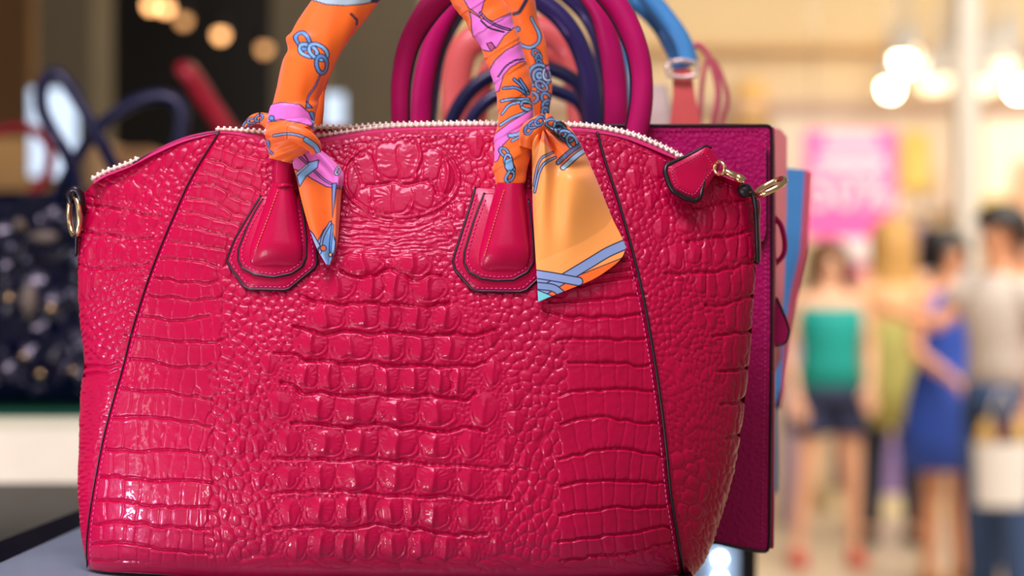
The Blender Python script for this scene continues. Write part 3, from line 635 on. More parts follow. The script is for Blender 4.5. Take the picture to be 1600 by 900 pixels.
edge = np.where(band, 1 - lowb * 0.55, 0) + (1 - np.where(band, 1 - lowb * 0.55, 0)) * sst(0.0, 1.0, gap / np.where(band, 2.2, np.clip(rad * 0.26, 1.4, 2.8)))
Hh = ph * prof * edge - np.where(band, 0.6 * lowb, 0.9) * np.exp(-(gap / 1.3) ** 2) * sst(2.0, 5.0, rad)
horn = (pp < 3) & (ph > 1.55) & (rad > 7)
Hh -= np.where(horn, 1.5 * np.exp(-((F1 - 0.90) * rad / 1.15) ** 2), 0) * sst(-0.35, 0.25, YY - py_) 
Hh += np.where(horn, 0.9 * np.exp(-((F1 - 1.03) * rad / 1.2) ** 2), 0) * sst(-0.35, 0.25, YY - py_)
# keels and radiating creases on the horn scutes
cc, ss = np.cos(pang), np.sin(pang)
lx = ((XX - px_) * cc + (YY - py_) * ss) / pa; ly = (-(XX - px_) * ss + (YY - py_) * cc) / pb
kx = lx - 0.06 * np.sin(ly * 2.5 + ID) + 0.05
Hh += 1.4 * pk * np.clip(1 - np.abs(kx) / np.where(kx < 0, 0.62, 0.30), 0, 1) ** 1.3 * sst(1.15, 0.55, F1)
big = (pk > 1.5) | ((ID >= 0) & (np.abs(XX - 625) < 95) & (np.abs(YY - 283) < 62) & (rad > 8))
ang_ = np.arctan2(ly + 0.15, lx)
Hh += np.where(big, (0.22 + 0.5 * vnoise(13, 22)) * np.sin(ang_ * (13 + ID % 5) + ID * 1.7 + 7 * vnoise(11, 21)) * sst(0.2, 0.55, F1) * sst(1.1, 0.8, F1), 0)
# crumples along the lower edge of each belly cell
Hh += np.where(band, 0.9 * vnoise(5.5, 31, 0.8, 1.4) * sst(0.25, 0.8, ly), 0)
def groove(poly, depth, wid, lip=0.0, ext=10):
    for (xa, ya), (xb, yb) in zip(poly[:-1], poly[1:]):
        x0, x1 = max(0, int(min(xa, xb) - ext - GX0)), min(GW, int(max(xa, xb) + ext - GX0) + 1); y0, y1 = max(0, int(min(ya, yb) - ext - GY0)), min(GH, int(max(ya, yb) + ext - GY0) + 1)
        if x1 <= x0 or y1 <= y0: continue
        gx = WX[y0:y1, x0:x1]; gy = WY[y0:y1, x0:x1]
        vx, vy = xb - xa, yb - ya; L2 = vx * vx + vy * vy
        t = np.clip(((gx - xa) * vx + (gy - ya) * vy) / L2, 0, 1)
        dx = gx - (xa + t * vx); dy = gy - (ya + t * vy)
        dist = np.sqrt(dx * dx + dy * dy); side = np.sign(vx * (gy - ya) - vy * (gx - xa))
        D = GD[y0:y1, x0:x1]; new = dist < D
        D[new] = dist[new]; GS[y0:y1, x0:x1][new] = (dist * side)[new]; GDEP[y0:y1, x0:x1][new] = depth; GWID[y0:y1, x0:x1][new] = wid; GLIP[y0:y1, x0:x1][new] = lip
GD = np.full((GH, GW), 99.0, np.float32); GS = GD.copy(); GDEP = np.zeros_like(GD); GWID = np.ones_like(GD); GLIP = np.zeros_like(GD)
def smooth(poly, n=7):
    """Catmull-Rom resampling so that folds run in curves"""
    P = [np.array(p, float) for p in poly]; P = [2 * P[0] - P[1]] + P + [2 * P[-1] - P[-2]]
    out = []
    for k in range(1, len(P) - 2):
        for j in range(n):
            t = j / n
            out.append(tuple(0.5 * (2 * P[k] + (P[k + 1] - P[k - 1]) * t + (2 * P[k - 1] - 5 * P[k] + 4 * P[k + 1] - P[k + 2]) * t * t + (3 * P[k] - P[k - 1] - 3 * P[k + 1] + P[k + 2]) * t ** 3)))
    out.append(tuple(P[-2])); return out
for g in GL: groove(smooth(g, 4), 3.4 if g[0][1] > 420 else 2.2, 1.9, 0.6)
for g in GR: groove(smooth(g, 4), 3.8, 2.1, 0.6)
FOLDS = [[(533,423),(559,435),(576,433),(605,422),(616,426),(648,439),(671,432),(690,432)],[(470,462),(486,467),(515,474),(536,478),(559,474),(634,477),(671,480),(703,472)],
         [(460,509),(475,514),(510,522),(541,517),(582,523),(605,520),(660,524),(709,521),(732,524),(775,516)],[(430,552),(457,553),(489,565),(515,563),(547,569),(582,565),(622,571),(726,572),(760,566)],
         [(440,598),(457,602),(478,615),(507,612),(541,620),(593,615),(634,620),(674,618),(726,624),(745,616)],[(455,663),(476,660),(501,663),(544,667),(588,662),(625,668),(669,670),(706,673),(728,668),(760,674)],
         [(425,718),(479,716),(532,721),(588,715),(650,723),(706,726),(762,730),(800,728)],[(425,772),(479,769),(526,766),(588,771),(656,776),(703,776),(756,782),(800,778)],
         [(430,826),(482,822),(544,827),(588,819),(656,827),(709,835),(760,834)]]
for i, g in enumerate(FOLDS): groove(smooth(g), 4.6 if i < 6 else 3.6, 2.3, 0.8)
for g in ([(573,291),(613,285),(640,287),(667,282),(676,288),(685,305)],):  groove(smooth(g), 2.8, 2.0, 0.3)
for g in ([(1085,325),(1099,323),(1131,317),(1172,308)],[(1075,378),(1085,375),(1131,371),(1176,362)],[(1039,427),(1088,427),(1120,424),(1146,418),(1179,410)],
          [(1105,478),(1131,475),(1178,464)],[(1115,527),(1131,524),(1176,517)],[(1122,582),(1140,579),(1174,571)],[(1128,633),(1143,629),(1168,624)],[(1134,688),(1146,684),(1160,680)],
          [(139,321),(190,327),(227,337),(250,338)],[(124,364),(169,367),(217,375),(245,370)],[(122,415),(160,421),(215,416),(236,412)],[(124,578),(140,573),(165,574),(190,569)],[(126,586),(160,584),(186,580)]):
    groove(smooth(g, 4), 3.4, 2.2, 0.5)
groove(smooth([(623,228),(622,250),(624,268),(622,281)]), 1.3, 1.6, 0); groove(smooth([(614,292),(613,310),(615,332)]), 1.3, 1.6, 0)
# creases between the nape crest and the first horns
for k in range(12):
    y = 342 + k * 5.2
    groove(smooth([(500 + 4 * k % 17, y + rs.uniform(-5, 5) - (6 if k < 5 else 0)), (560, y + rs.uniform(-4, 5)), (625, y + rs.uniform(-3, 4) + (4 if k < 5 else 0)), (680, y - 4 + rs.uniform(-4, 4) - (5 if k < 5 else 0)), (706, y - 8 + rs.uniform(-4, 4) - (14 if k < 5 else 0))]), 1.3, 1.5, 0.2)
Hh -= GDEP * np.exp(-(GD / GWID) ** 2)
Hh += GLIP * np.exp(-((GS - 1.9 * GWID) / (1.3 * GWID)) ** 2)
# ring round the crest and finer rings outside it
er = np.sqrt(((XX - 626) / 91) ** 2 + ((YY - 279) / 61) ** 2)
ringm = sst(0.0, 1.0, (YY - 222) / 30)
Hh += ringm * (1.5 * np.exp(-((er - 1.0) / 0.025) ** 2) - 1.6 * np.exp(-((er - 0.945) / 0.022) ** 2) - 1.2 * np.exp(-((er - 1.055) / 0.022) ** 2))
for k, e in enumerate((1.12, 1.2)):
    Hh -= ringm * 0.9 * np.exp(-((er + 0.05 * vnoise(30, 50 + k) - e) / 0.014) ** 2) * (np.abs(XX - 630) < 95)
# rims of the saddle plates
for poly, hgt, w in ([(586,230),(585,245),(589,260),(594,275)],1.5,3.0),([(654,226),(658,240),(655,255),(650,268),(649,278)],2.2,2.6),([(580,296),(579,312),(584,330)],1.5,3.0),([(643,296),(646,310),(642,324)],1.8,2.6),([(697,250),(701,272),(697,292),(690,305)],1.8,2.6),([(537,285),(540,265),(549,258)],1.3,2.5),([(537,285),(536,305),(542,316)],1.3,2.5):
    GD2 = np.full((GH, GW), 99.0, np.float32)
    pl = smooth(poly)
    for (xa, ya) in pl + [((pl[q][0] + pl[q + 1][0]) / 2, (pl[q][1] + pl[q + 1][1]) / 2) for q in range(len(pl) - 1)]:
        y0, x0 = int(ya - 12 - GY0), int(xa - 12 - GX0)
        sl = (slice(max(y0, 0), y0 + 26), slice(max(x0, 0), x0 + 26))
        GD2[sl] = np.minimum(GD2[sl], np.hypot(XX[sl] - xa, YY[sl] - ya))
    Hh += hgt * np.exp(-(GD2 / w) ** 2)
# bottom hem is smooth; general grain and softness
hem = sst(868, 886, YY - 0.018 * (XX - 135)); inner = (XX > interp_x(SEAM_L, YY)) & (XX < interp_x(SEAM_R, YY) + 8)
Hh = np.where(inner, Hh * (1 - hem) + hem * 1.6, Hh)
Hh += 0.25 * vnoise(3.0, 61) + 0.5 * vnoise(9, 62) + 2.0 * vnoise(60, 63)
def blur(a, n=1):
    for _ in range(n):
        a = np.pad(a, 1, mode='edge'); a = (a[:-2] + 2 * a[1:-1] + a[2:]) / 4; a = (a[:, :-2] + 2 * a[:, 1:-1] + a[:, 2:]) / 4
    return a
# gussets: softened wrinkles low on the left
low_l = ((XX < interp_x(SEAM_L, YY)) * sst(430, 560, YY))
HB = blur(Hh, 2)
Hh = blur(Hh, 1)
Hh = Hh * (1 - 0.5 * low_l) + 0.5 * low_l * HB
# ------------------------------------------------------------------ the crocodile handbag
YC = 1.272
TOPC = [(140,292),(148,284),(165,274),(180,268),(205,258),(240,240),(280,222),(310,213),(345,206),(380,210),(420,215),(460,220),(495,222),(530,217),(560,211),(600,206),(640,203),(700,202),(780,201),(890,203),(935,206),(975,214),(1010,227),(1050,244),(1100,262),(1150,282),(1170,292),(1176,300)]
LEFTC = [(140,292),(130,305),(125,330),(123,370),(123,405),(122,440),(124,480),(128,530),(132,572),(127,605),(125,650),(123,700),(121,745),(123,790),(128,840),(134,878),(140,888)]
RIGHTC = [(1176,300),(1178,340),(1180,380),(1179,440),(1175,500),(1170,550),(1165,600),(1158,660),(1150,720),(1140,765),(1128,805),(1115,845),(1100,878),(1084,899)]
BOTC = [(140,888),(160,892),(230,896),(300,900),(420,906),(600,911),(800,912),(950,910),(1040,905),(1084,899)]
def arc(poly, n, bias=0.0):
    c = catmull(poly, 12); d = np.r_[0, np.cumsum(np.hypot(*np.diff(c, axis=0).T))]; d /= d[-1]
    t = np.linspace(0, 1, n); t = (1 - bias) * t + bias * (0.5 - 0.5 * np.cos(math.pi * t))
    return np.stack([np.interp(t, d, c[:, 0]), np.interp(t, d, c[:, 1])], 1), t
LCX = catmull(LEFTC, 10); RCX = catmull(RIGHTC, 10); TCX = catmull(TOPC, 10); BCX = catmull(BOTC, 10)
TV = np.array([(0, .010), (.06, .015), (.15, .024), (.3, .0375), (.5, .050), (.7, .0575), (.85, .0605), (.93, .0600), (.97, .057), (.99, .051), (1, .046)])
TVS = catmull(TV, 10)
def ysurf(px, py):
    """depth of the bag's smooth front at a photograph position"""
    px = np.asarray(px, float); py = np.asarray(py, float)
    xl = np.interp(np.maximum(py, 332), LCX[:, 1], LCX[:, 0]); xr = np.interp(np.maximum(py, 306), RCX[:, 1], RCX[:, 0])
    s = np.clip(np.abs(2 * (px - xl) / (xr - xl) - 1), 0, 1)
    top = np.interp(px, TCX[:, 0], TCX[:, 1]); bot = np.interp(px, BCX[:, 0], BCX[:, 1])
    v = np.clip((py - top) / (bot - top), 0, 1)
    return YC - np.interp(v, TVS[:, 0], TVS[:, 1]) * (1 - s ** 3.2) ** 0.62
def ys(x, y): return float(ysurf(x, y))
def SP(x, y, off=0.0): return P(x, y, ys(x, y) - off)
NU, NV = 900, 560
tc_, tu = arc(TOPC, NU, 0.45); bc_, _ = arc(BOTC, NU, 0.45); lc_, tv = arc(LEFTC, NV, 0.15); rc_, _ = arc(RIGHTC, NV, 0.15)
# match the top curve's and bottom curve's x spacing so that columns run upright
def by_x(poly, x): c = catmull(poly, 12); return np.stack([x, np.interp(x, c[:, 0], c[:, 1])], 1)
tt = np.linspace(0, 1, NU); tt = 0.55 * tt + 0.45 * (0.5 - 0.5 * np.cos(math.pi * tt))
tc_ = by_x(TOPC, 140 + (1176 - 140) * tt); bc_ = by_x(BOTC, 140 + (1084 - 140) * tt)
U = tt[None, :, None]; V = tv[:, None, None]
G2 = (1 - V) * tc_[None] + V * bc_[None] + (1 - U) * lc_[:, None] + U * rc_[:, None] - ((1 - U) * (1 - V) * tc_[0] + U * (1 - V) * tc_[-1] + (1 - U) * V * bc_[0] + U * V * bc_[-1])
PXg, PYg = G2[..., 0], G2[..., 1]
Yg = ysurf(PXg, PYg)
B3 = np.stack([(PXg - 800) / F * Yg, Yg, CAMZ - (PYg - 450) / F * Yg], -1)
du = np.gradient(B3, axis=1); dv = np.gradient(B3, axis=0)
N3 = np.cross(du, dv); N3 /= np.linalg.norm(N3, axis=-1, keepdims=True) + 1e-12
N3 *= -np.sign(N3[..., 1:2] + 1e-9)
fx = np.clip(PXg - GX0, 0, GW - 1.001); fy = np.clip(PYg - GY0, 0, GH - 1.001)
ix, iy = fx.astype(int), fy.astype(int); wx, wy = fx - ix, fy - iy
Hs = (Hh[iy, ix] * (1 - wx) + Hh[iy, ix + 1] * wx) * (1 - wy) + (Hh[iy + 1, ix] * (1 - wx) + Hh[iy + 1, ix + 1] * wx) * wy
dl = np.abs(PXg - interp_x(SEAM_L, PYg)); dr = np.abs(PXg - interp_x(SEAM_R, PYg))
seam = np.clip((np.minimum(dl * 0.9, dr) - 2.0) / 6.0, 0, 1)
Hs = Hs * (0.25 + 0.75 * seam) - 1.2 * (1 - seam)
topd = np.clip((PYg - np.interp(PXg, TCX[:, 0], TCX[:, 1])) / 14.0, 0.12, 1)
RELIEF = 1.2
# soft wrinkle folds of the gussets and a slack crease on the left side
B3 = B3 + N3 * (Hs * topd * RELIEF * 0.343e-3)[..., None]
hb = thing('crocodile_handbag', 'large fuchsia crocodile embossed handbag with orange scarf on its handles', 'handbag', (-0.05, YC, TZ))
idx = np.arange(NU * NV).reshape(NV, NU)
quads = np.stack([idx[:-1, :-1], idx[1:, :-1], idx[1:, 1:], idx[:-1, 1:]], -1)
cxq = (PXg[:-1, :-1] + PXg[1:, 1:]) / 2; cyq = (PYg[:-1, :-1] + PYg[1:, 1:]) / 2
side = np.where(cxq < interp_x(SEAM_L, cyq), 0, np.where(cxq > interp_x(SEAM_R, cyq), 2, 1))
for k, nm in ((1, 'front_panel'), (0, 'side_panel'), (2, 'side_panel')):
    q = quads[side == k]; u, inv = np.unique(q, return_inverse=True)
    link(nm, npmesh(nm, B3.reshape(-1, 3)[u], inv.reshape(-1, 4)), M['croc'], hb)
# plain back and base
sub = B3[::16, ::16].copy(); sub = np.concatenate([sub, B3[-1:, ::16]], 0) if (NV - 1) % 16 else sub
sub = np.concatenate([sub, np.concatenate([B3[::16, -1:], B3[-1:, -1:]], 0)[:sub.shape[0]]], 1) if (NU - 1) % 16 else sub
back = sub.copy(); back[..., 1] = 2 * YC - back[..., 1]
link('back_panel', gridmesh('back_panel', back), M['croc_soft'], hb)
fb = B3[-1, ::8]; bb_ = fb.copy(); bb_[:, 1] = 2 * YC - bb_[:, 1]
link('base_panel', gridmesh('base_panel', np.stack([fb, bb_], 0)), M['croc_soft'], hb)
def edge_line(name, poly, rpx, off=0.0006, parent=hb, m='edge', n=10, ratio=1.0):
    c = catmull(poly, n); return MB().add(*tube([SP(x, y, off) for x, y in c], rpx * 1.24 / F, 8, ratio)).build(name, M[m], parent)
edge_line('seam_piping', [(x, y) for x, y in SEAM_L if y < 900] + [(136, 886)], 1.25, 0.0004)
edge_line('seam_piping', [(933, 206)] + [(x, y) for x, y in SEAM_R[1:] if y < 890] + [(1068, 898)], 2.2, 0.0006)
edge_line('base_piping', [(150, 892), (230, 896), (300, 901), (420, 907), (600, 912), (800, 913), (950, 911), (1066, 903)], 2.4, 0.0)
edge_line('top_piping', [(208, 255), (240, 238), (280, 221), (310, 212), (343, 206)], 1.6, 0.0)
stitches('seam_stitching', [(x + 6, y) for x, y in SEAM_L if 215 < y < 900] + [(143, 884)], lambda x, y: ys(x, y), M['thread'], hb, 8.2, 5.0, 0.95, 0.0006)
stitches('seam_stitching', [(x - 8, y) for x, y in SEAM_R if y > 210 and y < 900] + [(1060, 895)], lambda x, y: ys(x, y), M['thread'], hb, 8.2, 5.4, 1.0, 0.0006)
stitches('top_stitching', [(355, 216), (420, 225), (495, 232), (560, 221), (640, 213), (780, 211), (890, 213), (935, 217), (975, 225), (1010, 238), (1050, 256), (1100, 274), (1150, 294)], lambda x, y: ys(x, y), M['thread'], hb, 8.5, 5.0, 0.7, 0.0006)
# --- zip: tape, teeth, slider with a leather puller
ZC = catmull([(146,281),(156,275),(170,268),(190,261),(212,252),(240,234),(280,216),(312,207),(345,203),(410,207),(460,212),(495,213),(540,207),(600,199),(680,196),(780,195),(890,197),(935,201),(980,210),(1012,221),(1050,239),(1063,247),(1100,259),(1150,279),(1168,289)], 12)
ZB = catmull([(146,281),(156,275),(170,268),(190,261),(212,252),(240,234),(280,216),(312,207),(345,203),(410,205),(460,203),(495,201),(540,201),(600,197),(680,195),(780,194),(890,196),(935,200),(980,209),(1012,220),(1050,238),(1063,246),(1100,258),(1150,278),(1168,288)], 12)
zp = MB()
n = len(ZC); prof = []
for i in range(n):
    x, y = ZC[i]; xb, yb = ZB[i]; te = float(np.interp(x, TCX[:, 0], TCX[:, 1]))
    a = P(x, te + 2, YC - 0.0098); b = P(x, (te * 0.5 + y * 0.5) + 1.2, YC - 0.0085); c = P(x, y + 2.0, YC - 0.005); d = P(xb, yb + 1.0, YC + 0.004); e = P(xb, yb + 4, YC + 0.0095)
    prof.append([tuple(a), tuple(b), tuple(c), tuple(d), tuple(e)])
zip_ = link('zip_tape', gridmesh('zip_tape', np.array(prof)), M['tape'], hb)
def toothmesh():
    bm = bmesh.new(); bmesh.ops.create_cube(bm, size=1)
    for v in bm.verts: v.co = Vector((v.co.x * 0.0031, v.co.y * 0.0052, v.co.z * 0.0037))
    bmesh.ops.bevel(bm, geom=list(bm.edges), offset=0.0010, segments=2, affect='EDGES')
    me = bpy.data.meshes.new('zip_tooth'); bm.to_mesh(me); bm.free(); me.materials.append(M['tooth'])
    me.polygons.foreach_set('use_smooth', np.ones(len(me.polygons), dtype=bool)); return me
tm = toothmesh()
def teeth(C, x0, x1, Y, dz, sp=9.2, ph=0.0):
    d = np.r_[0, np.cumsum(np.hypot(*np.diff(C, axis=0).T))]
    for s in np.arange(sp * ph + 1, d[-1], sp):
        x, y = np.interp(s, d, C[:, 0]), np.interp(s, d, C[:, 1])
        if not (x0 <= x <= x1): continue
        s2 = min(s + 3, d[-1]); tx, ty = np.interp(s2, d, C[:, 0]) - x, np.interp(s2, d, C[:, 1]) - y
        o = bpy.data.objects.new('zip_tooth', tm); COL.objects.link(o); o.parent = zip_
        o.location = P(x, y + dz, Y); o.rotation_euler = (0, math.atan2(ty, max(tx, 1e-3)), 0)
zip_.location = (0, 0, 0); zip_.matrix_parent_inverse = Matrix.Translation(-hb.location)
teeth(ZC, 146, 214, YC - 0.004, -1.5); teeth(ZC, 336, 1068, YC - 0.0042, -0.5)
teeth(ZB, 430, 1068, YC + 0.0022, -1.5, ph=0.5)
# slider and puller
sl = MB()
for (x0, y0, x1, y1, w, h) in [(1128, 266, 1160, 280, 5.5, 5), (1150, 276, 1163, 283, 7, 6)]:
    a, b = P(x0, y0, YC - .016), P(x1, y1, YC - .016); sl.add(*tube([a, a * .5 + b * .5, b], [w * .000343, w * 1.1 * .000343, w * .8 * .000343], 10, 0.8))
slider = sl.build('zip_slider', M['gold'], hb)
rg = [P(1124 + 8 * math.cos(t), 263 + 10 * math.sin(t), YC - .020 - .003 * math.cos(t)) for t in np.linspace(0, 2 * math.pi, 25)]
MB().add(*tube(rg, 0.0011, 8, caps=False)).build('pull_ring', M['gold'], hb)
def starpatch(poly, prof, Yf, n=10):
    """fills a star-shaped outline; prof: (ring scale, rise in metres)"""
    c = catmull(list(poly) + [poly[0]], n)[:-1]; cx, cy = c.mean(0); v = []; f = []; m = len(c)
    for sc_, rise in prof:
        for x, y in c:
            X, Yp = cx + (x - cx) * sc_, cy + (y - cy) * sc_; v.append(P(X, Yp, Yf(X, Yp) - rise))
    v.append(P(cx, cy, Yf(cx, cy) - prof[-1][1]))
    for i in range(len(prof) - 1):
        for k in range(m): f.append((i * m + k, i * m + (k + 1) % m, (i + 1) * m + (k + 1) % m, (i + 1) * m + k))
    L = (len(prof) - 1) * m
    for k in range(m): f.append((L + k, L + (k + 1) % m, len(v) - 1))
    return v, f
PY_ = lambda x, y: ys(x, y) - 0.009 - 0.012 * max(0, (1140 - x) / 100) * 0.3
tagp = [(1040, 268), (1042, 260), (1075, 244), (1103, 229), (1108, 230), (1118, 243), (1126, 256), (1124, 264), (1108, 287), (1093, 308), (1084, 312), (1070, 308), (1052, 298), (1046, 286)]
def lined(poly, k):
    out = []
    for a, b in zip(poly, poly[1:] + poly[:1]):
        for t in np.linspace(0, 1, k, endpoint=False): out.append((a[0] + (b[0] - a[0]) * t, a[1] + (b[1] - a[1]) * t))
    return out
def ring_scale(poly, s):
    a = np.array(poly, float); c = a.mean(0); return [tuple(q) for q in c + (a - c) * s]
pull = MB().add(*starpatch(lined(tagp, 3), [(1.0, -.0022), (1.0, 0.0), (0.97, .0009), (0.6, .0012)], PY_, 2)).build('zip_puller', M['croc_soft'], hb)
MB().add(*tube([P(x, y, PY_(x, y) + .0004) for x, y in lined([(1112, 231), (1103, 228), (1075, 243), (1041, 259), (1039, 268), (1045, 287), (1052, 299), (1070, 309), (1085, 314), (1094, 309)], 4)], [.0006, .0009, .0013, .0016, .0016, .0016, .0015, .001], 8, 1.4)).build('puller_edge', M['edge'], pull)
stitches('puller_stitching', [(1100, 238), (1076, 251), (1053, 263), (1050, 270), (1056, 290), (1070, 300), (1083, 304), (1089, 299), (1104, 277), (1114, 262), (1102, 240)], PY_, M['thread'], pull, 5.0, 3.4, 0.6, 0.0012)
# --- side rings
lp = MB().add(*pxtube([(128, 330, YC - .004), (126, 306, YC - .007), (118, 296, YC - .008), (110, 304, YC - .004), (112, 316, YC - .002)], 6.5, 10, 1.5)); lp.build('ring_loop', M['edge'], hb)
MB().add(*pxtube([(122, 318, YC - .006), (121, 350, YC - .006), (119, 400, YC - .002)], [4, 4, 2], 8, 2.2)).build('ring_tab', M['edge'], hb)
rg = [P(116 + 8.0 * math.cos(t) + 3 * math.sin(t) * 0.4, 337 + 31 * math.sin(t), YC - .004 - .006 * math.cos(t)) for t in np.linspace(0, 2 * math.pi, 41)]
MB().add(*tube(rg, 0.0016, 10, caps=False)).build('side_ring', M['gold'], hb)
MB().add(*ball(P(1164, 298, YC - .012), .0046, .004, .0042)).build('ring_loop', M['edge'], hb)
MB().add(*pxtube([(1164, 297, YC - .010), (1176, 304, YC - .010), (1180, 320, YC - .010), (1182, 350, YC - .008), (1183, 385, YC - .006), (1184, 412, YC - .004)], [5, 5, 4.2, 3.8, 3.8, 3.2], 8, 2.0)).build('ring_tab', M['edge'], hb)
MB().add(*pxtube([(1186, 312, YC - .006), (1187, 325, YC - .006), (1186, 350, YC - .004), (1187.5, 385, YC - .003), (1188, 408, YC - .002)], [1.8, 2, 1.6, 1.6, 1.2], 8, 2.0)).build('tab_lining', mat('rose_lining', (226, 140, 140), 0.5), hb)
dx, dy = math.cos(math.radians(-27)), math.sin(math.radians(-27))
rg = []
for t in np.linspace(0, 2 * math.pi, 49):
    a, b = 25 * math.copysign(abs(math.cos(t)) ** .7, math.cos(t)), 5.2 * math.copysign(abs(math.sin(t)) ** .8, math.sin(t))
    rg.append(P(1204 + a * dx - b * dy, 292 + a * dy + b * dx, YC - .012 - .010 * math.sin(t)))
MB().add(*tube(rg, 0.0016, 10, caps=False)).build('side_ring', M['gold'], hb)
# --- handle attachments
OUT_L = [(408,306),(387,340),(367,374),(357,400),(355,407),(361,419),(383,448),(390,452),(445,453),(452,451),(492,418),(495,410),(494,385),(488,350),(474,306)]
IN_L = [(411,311),(399,330),(387,353),(373,389),(372,404),(378,418),(398,429),(428,433),(456,427),(472,416),(478,400),(478,372),(474,335),(469,309)]
OUT_R = [(743,293),(736,318),(727,347),(711,396),(708,408),(711,421),(737,451),(745,455),(812,456),(822,453),(843,434),(846,426),(846,380),(842,340),(834,296)]
IN_R = [(757,302),(748,325),(740,347),(726,394),(725,410),(733,425),(752,435),(775,438),(802,437),(824,425),(833,410),(833,380),(829,340),(825,304)]
def smoothed(poly, k=4):
    return lined(poly, k)
for OUTP, INP, neck, belly in ((OUT_L, IN_L, (425, 459), (373, 484)), (OUT_R, IN_R, (776, 819), (733, 838))):
    at = MB().add(*starpatch(lined(OUTP, 4), [(1.0, -.0006), (1.0, .0016), (0.985, .0020), (0.5, .0020)], ys, 1)).build('handle_attachment', M['croc_soft'], hb)
    ol = lined(OUTP, 5)[:-5]
    MB().add(*tube([SP(x, y, .0012) for x, y in ol], 2.3 * .00035, 8, 1.5)).build('attachment_edge', M['edge'], at)
    MB().add(*starpatch(lined(INP, 4), [(1.0, .0012), (1.0, .0034), (0.98, .0038), (0.5, .0038)], ys, 1)).build('inner_patch', M['croc_soft'], at)
    il = lined(INP, 5)[:-5]
    MB().add(*tube([SP(x, y, .0030) for x, y in il], 2.1 * .00035, 8, 1.5)).build('patch_edge', M['edge'], at)
    cO = np.array(OUTP, float); cI = np.array(INP, float)
    mid = [tuple(q) for q in (ring_scale(OUTP, 0.925))]; mid2 = ring_scale(INP, 0.90)
    stitches('stitching', lined(mid, 2)[:-2], ys, M['thread'], at, 7.2, 4.6, 0.85, .0022)
    stitches('stitching', lined(mid2, 2)[:-2], ys, M['thread'], at, 6.6, 4.2, 0.8, .0040)
    # flared end of the handle
    rows = []; yt, yb = 286.0, (417.0 if belly[0] < 500 else 424.0)
    for t in np.linspace(0, 1, 26):
        y = yt + (yb - yt) * t
        e = t ** 0.95
        xl_, xr_ = neck[0] + (belly[0] + 8 - neck[0]) * e, neck[1] + (belly[1] - 6 - neck[1]) * e
        if t > 0.72: k = math.sqrt(max(0, 1 - ((t - 0.72) / 0.28) ** 2.0)) * 0.42 + 0.58; c_ = (xl_ + xr_) / 2; xl_, xr_ = c_ + (xl_ - c_) * k, c_ + (xr_ - c_) * k
        h = 0.0130 * (1 - 0.45 * t) * (1 if t < 0.70 else max(0.0, 1 - ((t - 0.70) / 0.30) ** 2.0)) ** 0.8
        r_ = []
        for a in np.linspace(0, math.pi, 25):
            x = (xl_ + xr_) / 2 - (xr_ - xl_) / 2 * math.cos(a)
            r_.append(P(x, y, ys(x, y) - 0.0034 - h * math.sin(a) ** 0.75))
        rows.append([tuple(q) for q in r_])
    link('handle_end', gridmesh('handle_end', np.array(rows)), M['croc_soft'], at)
    k0 = (neck[0] * .72 + neck[1] * .28, 296.0); k1 = (belly[0] * .78 + belly[1] * .22, yb - 22)
    def bell(x, y, neck=neck, belly=belly, yb=yb):
        t = (y - 286.0) / (yb - 286.0); e = max(t, 0.0) ** 0.95
        a, b = neck[0] + (belly[0] + 8 - neck[0]) * e, neck[1] + (belly[1] - 6 - neck[1]) * e
        s = min(1, abs(2 * (x - a) / (b - a) - 1)); h = 0.0130 * (1 - 0.45 * t)
        return ys(x, y) - 0.0036 - h * math.sqrt(max(0.02, 1 - s * s)) ** 0.75
    stitches('stitching', [k0, ((k0[0] * .62 + k1[0] * .38), 335), k1], bell, M['thread_gold'], at, 5.0, 3.4, 0.75, .0004)
    MB().add(*tube([P(neck[0] - 2 + (neck[1] - neck[0] + 4) * t, 293 - 3 * math.sin(math.pi * t), ys(440, 293) - .0034 - .0135 * math.sin(math.pi * t) ** .75) for t in np.linspace(0.02, .98, 15)], .0009, 8)).build('collar', M['croc_soft'], at)
# --- handles
YH = ys(440, 290) - 0.0085
LH = [(442, 300, YH), (441, 262, YH), (444, 220, YH + .001), (453, 180, YH + .002), (468, 130, YH + .004), (490, 80, YH + .006), (525, 20, YH + .008), (575, -40, YH + .010), (635, -72, YH + .011), (690, -60, YH + .010), (735, -10, YH + .008), (768, 45, YH + .006), (790, 100, YH + .004), (803, 150, YH + .002), (802, 200, YH + .001), (797, 250, YH), (797, 300, YH)]
MB().add(*pxtube(LH, 15.5, 16)).build('handle', M['croc_soft'], hb)
YR = YC + .034
RHP = [(478, 330, YR), (482, 250, YR), (486, 190, YR), (492, 140, YR), (512, 70, YR), (548, -10, YR), (600, -80, YR), (665, -112, YR), (730, -100, YR), (785, -50, YR), (812, 0, YR), (830, 60, YR), (845, 120, YR), (848, 170, YR), (846, 230, YR), (846, 330, YR)]
MB().add(*pxtube(RHP, 9, 14)).build('handle', M['croc_soft'], hb)
